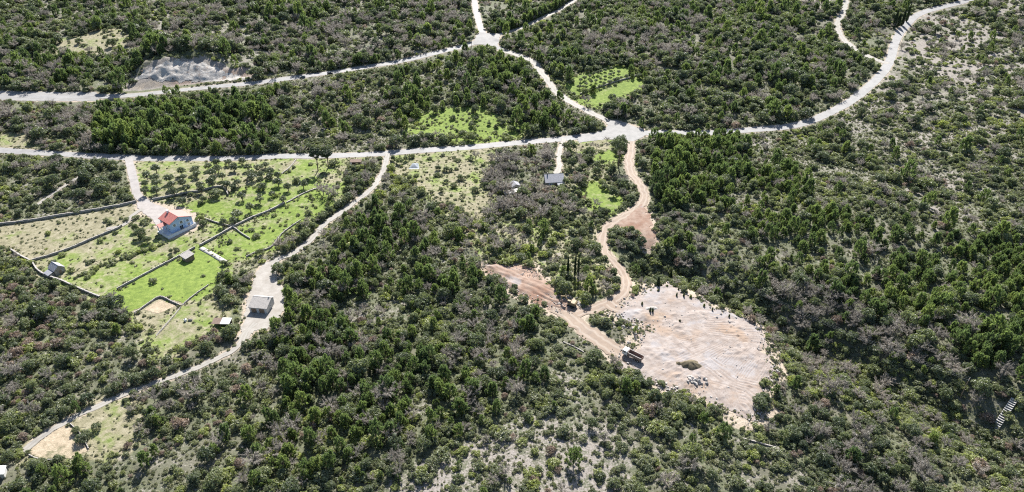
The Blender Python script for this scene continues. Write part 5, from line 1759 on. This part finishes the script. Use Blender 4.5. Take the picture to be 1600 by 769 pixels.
kk = inside(tx_, ty_, PW['scar']) & (rs2.random(2500) < .5)
SA = np.concatenate([SA, np.column_stack([tx_, ty_, np.clip(rs2.lognormal(-1.8, .4, 2500), .07, .5)])[kk]])
gn_stuff('loose_stones', 'stone', SA, 'loose broken stones strewn over the bare clearings', 'stones', .35)

tp = site('tarpaulin', 648, 260, 0, 'grey blue tarpaulin stretched over a low heap on the pasture', 'tarpaulin')
V = []; F_ = []; nn = 13
for i in range(nn):
    for j in range(nn):
        a, b = i / (nn - 1) * 2 - 1, j / (nn - 1) * 2 - 1
        k = max(abs(a), abs(b))
        x = a * (3.3 - .9 * (b + 1) / 2 * 1.6); y = b * 3.6
        V.append((x, y, 1.9 * (1 - k) ** .8 + .07 * math.sin(a * 9 + b * 4) * (1 - k) + .12))
for i in range(nn - 1):
    for j in range(nn - 1):
        F_.append((i * nn + j, (i + 1) * nn + j, (i + 1) * nn + j + 1, i * nn + j + 1))
V2 = V + [(x, y, -.3) for x, y, z in V]
nq = nn * nn
ring = [i * nn for i in range(nn)] + [(nn - 1) * nn + j for j in range(1, nn)] + [i * nn + nn - 1 for i in range(nn - 2, -1, -1)] + [j for j in range(nn - 2, 0, -1)]
F2 = F_ + [(ring[i], ring[(i + 1) % len(ring)], nq + ring[(i + 1) % len(ring)], nq + ring[i]) for i in range(len(ring))]
link_mesh('sheet', np_mesh('sheet', V2, F2, False), 'tarp', tp)
for sx, sy in ((-1, -1), (1, -1), (-.3, 1), (.3, 1)):
    o = link_mesh('weight_stone', BOUL[0], None, tp); o.location = (sx * 3.1, sy * 3.6, .15); o.scale = (.25, .25, .2)
tk = site('water_tank', 290, 502, .3, 'small white plastic water tank on the round paddock', 'water tank')
m = MB(); m.tube((0, 0, -.1), (0, 0, 1.05), .62, .6, 14); m.build('tank_body', 'white_sheet', tk)
m = MB(); m.tube((0, 0, 1.05), (0, 0, 1.25), .6, .22, 14); m.build('tank_top', 'white_sheet', tk)
m = MB(); m.tube((0, 0, 1.25), (0, 0, 1.36), .2, .2, 10); m.build('lid', 'black_rubber', tk)
tb = site('feed_trough', 297.5, 501, .1, 'dark feed trough beside the small white tank', 'trough')
m = MB(); m.box(-.9, .9, -.35, .35, .3, .38); m.box(-.9, .9, -.4, -.33, .38, .75); m.box(-.9, .9, .33, .4, .38, .75); m.box(-.9, -.83, -.33, .33, .38, .75); m.box(.83, .9, -.33, .33, .38, .75); m.build('trough_body', 'grey_tiles', tb)
for x in (-.7, .7):
    m = MB(); m.box(x - .06, x + .06, -.3, .3, -.1, .3); m.build('leg', 'timber', tb)
wh = site('white_hut', 3, 748, .35, 'white roofed hut in the scrub below the tilled plot', 'hut')
gable(wh, -2.4, 1.0, 0, 3.2, 2.0, 2.0, 2.6, .5, 'y', 'grey_plaster', 'white_sheet', .3)
door(wh, -.6, 0, .9, 1.7)

# concrete steps climbing the bank
s0, s1 = W(1553, 672), W(1583, 628)
sd = s1 - s0; sl = float(np.linalg.norm(sd)); sa = math.atan2(sd[1], sd[0])
stp = empty('stairway', (s0[0], s0[1], gz(*s0)), sa, label='straight flight of pale concrete steps climbing the scrubby bank', cat='stairs')
ns = 16
for i in range(ns):
    m = MB(); x0 = sl * i / ns; q = s0 + sd * (i / ns)
    z = gz(*q) - gz(*s0) + .4 + .1 * i
    m.box(x0, x0 + sl / ns * .97, -.95, .95, z - .3, z); m.build('step', 'concrete_slab', stp)
for s_ in (-1, 1):
    m = MB()
    for i in range(ns):
        q = s0 + sd * (i / ns); z = gz(*q) - gz(*s0) + .4 + .1 * i
        m.box(sl * i / ns, sl * (i + 1) / ns - .003, s_ * 1.05 - .09, s_ * 1.05 + .09, z - 1.9, z + .06)
    m.build('stringer', 'concrete_slab', stp)

# ------------------------------------------------------------------ vehicles
def wheel(par, x, y, r, w, m='steel', dual=False):
    t = MB(); t.tube((x, y - w/2, r), (x, y + w/2, r), r, r, 16)
    o = t.build('wheel', 'black_rubber', par)
    h = MB(); s_ = 1 if y > 0 else -1
    h.tube((x, y + s_ * (w/2 - .01), r), (x, y + s_ * (w/2 + .03), r), r * .58, r * .5, 12); h.build('rim', m, o)
    return o
def car(u, v, paint, label, tang):
    a = W(u, v)
    o = empty('car', (a[0], a[1], gz(*a) + .15), tang, label=label, cat='car')
    pr_ = [(-2.15,.32),(2.1,.32),(2.2,.55),(2.12,.78),(1.1,.93),(-1.7,.98),(-2.15,.86)]
    b = MB(); b.prism(pr_, -.86, .86, 'y'); b.build('body', paint, o, .06)
    c = MB(); n = len(c.v)
    c.v += [(1.0,-.78,.92),(1.0,.78,.92),(-1.75,.78,.96),(-1.75,-.78,.96),(.25,-.62,1.42),(.25,.62,1.42),(-1.25,.62,1.44),(-1.25,-.62,1.44)]
    c.f += [(0,1,2,3),(4,5,6,7),(0,1,5,4),(1,2,6,5),(2,3,7,6),(3,0,4,7)]
    cb = c.build('cabin', 'window_glass', o)
    r_ = MB(); r_.box(-1.24, .24, -.61, .61, 1.425, 1.475); r_.build('roof', paint, cb)
    for x in (-1.3, 1.35):
        for y in (-.78, .78): wheel(o, x, y, .32, .2)
    for y in (-.6, .6):
        l = MB(); l.box(2.12, 2.2, y - .18, y + .18, .58, .7); l.build('headlight', 'white_paint', o)
        l = MB(); l.box(-2.17, -2.12, y - .16, y + .16, .66, .8); l.build('tail_light', 'red_tiles', o)
    return o
UPR = ROADW['upper'][2]
def tangent(P, a):
    k = int(np.argmin(np.hypot(P[:, 0] - a[0], P[:, 1] - a[1]))); k = min(max(k, 1), len(P) - 2)
    d = P[k + 1] - P[k - 1]
    return math.atan2(d[1], d[0])
a = W(516, 115); car(516, 115.5, 'black_paint', 'black car driving on the upper road', tangent(UPR, a))
a = W(473, 121); car(473, 121.5, 'grey_paint', 'grey car following the black one on the upper road', tangent(UPR, a) + math.pi)

ta = angle_px((1001, 566), (976, 553.5))
tr = site('tipper_truck', 988, 560, ta, 'tipper truck with white cab and rusty open bed on the haul road', 'truck', dz=.35)
m = MB(); m.box(-4.1, 4.0, -.45, .45, .75, 1.05); m.box(-3.9, -3.7, -1.1, 1.1, .8, 1.0); m.build('chassis', 'steel', tr)
m = MB(); m.prism([(2.1,.7),(4.25,.7),(4.3,1.7),(4.05,2.95),(2.1,2.95)], -1.2, 1.2, 'y'); cab = m.build('cab', 'white_paint', tr, .07)
m = MB(); m.v += [(4.31,-1.05,1.8),(4.31,1.05,1.8),(4.13,1.0,2.65),(4.13,-1.0,2.65),(4.2,-1.05,1.8),(4.2,1.05,1.8),(4.02,1.0,2.65),(4.02,-1.0,2.65)]; m.f += [(0,1,2,3),(7,6,5,4),(0,4,5,1),(1,5,6,2),(2,6,7,3),(3,7,4,0)]; m.build('windscreen', 'window_glass', cab)
for s_ in (-1, 1):
    m = MB(); m.box(2.7, 3.8, s_ * 1.21 - .015, s_ * 1.21 + .015, 1.8, 2.6); m.build('side_window', 'window_glass', cab)
    m = MB(); m.box(3.9, 4.0, s_ * 1.42 - .1, s_ * 1.42 + .1, 1.9, 2.4); m.box(3.93, 3.98, min(s_ * 1.2, s_ * 1.42), max(s_ * 1.2, s_ * 1.42), 2.3, 2.36); m.build('mirror', 'black_rubber', cab)
    m = MB(); m.box(4.24, 4.33, s_ * .9 - .2, s_ * .9 + .2, .95, 1.2); m.build('headlight', 'white_sheet', tr)
    m = MB(); m.box(2.3, 4.0, s_ * 1.05 - .2, s_ * 1.05 + .2, 1.0, 1.12) ; m.build('mudguard', 'black_rubber', tr)
m = MB(); m.box(-4.3, 1.85, -1.22, 1.22, 1.25, 1.4)
m.box(-4.3, 1.85, -1.22, -1.1, 1.4, 2.6); m.box(-4.3, 1.85, 1.1, 1.22, 1.4, 2.6); m.box(1.73, 1.85, -1.1, 1.1, 1.4, 2.9); bed = m.build('tipper_bed', 'rusty_steel', tr)
m = MB(); m.box(-4.36, -4.3, -1.2, 1.2, 1.3, 2.55); m.build('tailgate', 'rusty_steel', bed)
for i in range(7):
    for s_ in (-1, 1):
        m = MB(); x = -4.1 + i * .95; m.box(x, x + .12, s_ * 1.26 - .04, s_ * 1.26 + .04, 1.3, 2.6); m.build('bed_rib', 'grey_tiles', bed)
m = MB(); m.box(-4.3, 1.85, -1.3, -1.08, 2.602, 2.7); m.box(-4.3, 1.85, 1.08, 1.3, 2.602, 2.7); m.build('bed_rim', 'grey_tiles', bed)
for x in (3.0, -1.6, -3.0):
    for s_ in (-1, 1): wheel(tr, x, s_ * 1.0, .52, .38, 'grey_tiles')

ex = site('excavator', 893, 478, math.radians(150), 'tan tracked excavator parked at the end of the earth scar', 'excavator', dz=.3)
for s_ in (-1, 1):
    m = MB(); m.prism([(-1.9,.35),(-1.6,.02),(1.6,.02),(1.9,.35),(1.75,.75),(-1.75,.75)], s_ * 1.1 - .3, s_ * 1.1 + .3, 'y'); tk_ = m.build('track', 'black_rubber', ex)
    for k in range(9):
        q = MB(); q.box(-1.7 + k * .4, -1.5 + k * .4, s_ * 1.1 - .31, s_ * 1.1 + .31, .752, .8); q.build('track_shoe', 'steel', tk_)
m = MB(); m.tube((0, 0, .7), (0, 0, 1.0), .8, .8, 16); m.build('turntable', 'steel', ex)
m = MB(); m.box(-2.2, 1.5, -1.35, 1.35, 1.0, 1.45); m.prism([(-2.3,1.45),(.1,1.45),(.1,2.35),(-1.8,2.45),(-2.3,2.1)], -1.33, 1.33, 'y'); m.build('engine_deck', 'tan_paint', ex)
m = MB(); m.box(.12, 1.55, .3, 1.33, 1.45, 3.0); cb = m.build('cab', 'tan_paint', ex, .06)
m = MB(); m.box(1.54, 1.58, .42, 1.2, 1.8, 2.8); m.build('front_window', 'window_glass', cb)
m = MB(); m.box(.3, 1.4, 1.32, 1.35, 1.9, 2.8); m.build('side_window', 'window_glass', cb)
m = MB(); m.prism([(1.3,1.5),(1.7,1.5),(3.4,3.5),(5.3,2.9),(5.25,3.25),(3.3,4.0)], -.25, .15, 'y'); m.build('boom', 'tan_paint', ex)
m = MB(); m.prism([(5.0,3.4),(5.5,3.3),(5.1,.9),(4.8,.9)], -.2, .1, 'y'); m.build('stick', 'tan_paint', ex)
m = MB(); m.prism([(4.7,1.1),(5.3,1.0),(5.4,.3),(4.7,.05),(4.2,.35)], -.55, .45, 'y'); m.build('bucket', 'rusty_steel', ex)

# ------------------------------------------------------------------ poles and overhead wires
def pole(u, v, h, rz, label, group=None):
    o = site('utility_pole', u, v, rz, label, 'pole', group)
    m = MB(); m.tube((0, 0, -.6), (0, 0, h), .17, .11, 8); m.build('mast', 'timber', o)
    m = MB(); m.box(-1.1, 1.1, -.07, .07, h - .5, h - .36); m.build('crossarm', 'steel', o)
    for x in (-1.0, 0, 1.0):
        m = MB(); m.tube((x, 0, h - .36), (x, 0, h - .08), .06, .05, 6); m.build('insulator', 'white_paint', o)
    return o
def wire(p, q, sag, label, group):
    cu = MB(); n = 24
    pts = []
    for i in range(n + 1):
        t = i / n
        pts.append(tuple(Vector(p).lerp(Vector(q), t) - Vector((0, 0, sag * 4 * t * (1 - t)))))
    V, F_ = [], []
    for i, c in enumerate(pts):
        for k in range(4):
            a_ = k * math.pi / 2
            V.append((c[0] + .016 * math.cos(a_) * .7, c[1] + .016 * math.cos(a_) * .7, c[2] + .016 * math.sin(a_)))
    for i in range(n):
        for k in range(4):
            F_.append((i * 4 + k, i * 4 + (k + 1) % 4, i * 4 + 4 + (k + 1) % 4, i * 4 + 4 + k))
    return tag(link_mesh('overhead_wire', np_mesh('overhead_wire', V, F_, True), 'wire'), label, 'wire', group)
pa, pb = W(1062, 418), W(1500, 622)
az = math.atan2(pb[1] - pa[1], pb[0] - pa[0])
P1 = pole(1062, 418, 10.5, az + math.pi / 2, 'wooden pole where the wires over the ravine begin')
P2 = pole(1500, 622, 10.5, az + math.pi / 2, 'wooden pole among the trees where the ravine wires end')
for k, x in enumerate((-1.0, 0.0, 1.0)):
    off = Vector((math.cos(az + math.pi / 2) * x, math.sin(az + math.pi / 2) * x, 10.42))
    wire(P1.location + off, P2.location + off, 4.5, 'thin overhead wire spanning the dark ravine', 'wires over the ravine')
for u, v, lab in ((773, 52, 'slim wooden pole beside the upper road junction'), (737, 78, 'slim wooden pole on the bank below the upper road'), (827, 93, 'slim wooden pole by the link road bend')):
    pole(u, v, 9.0, .4, lab)
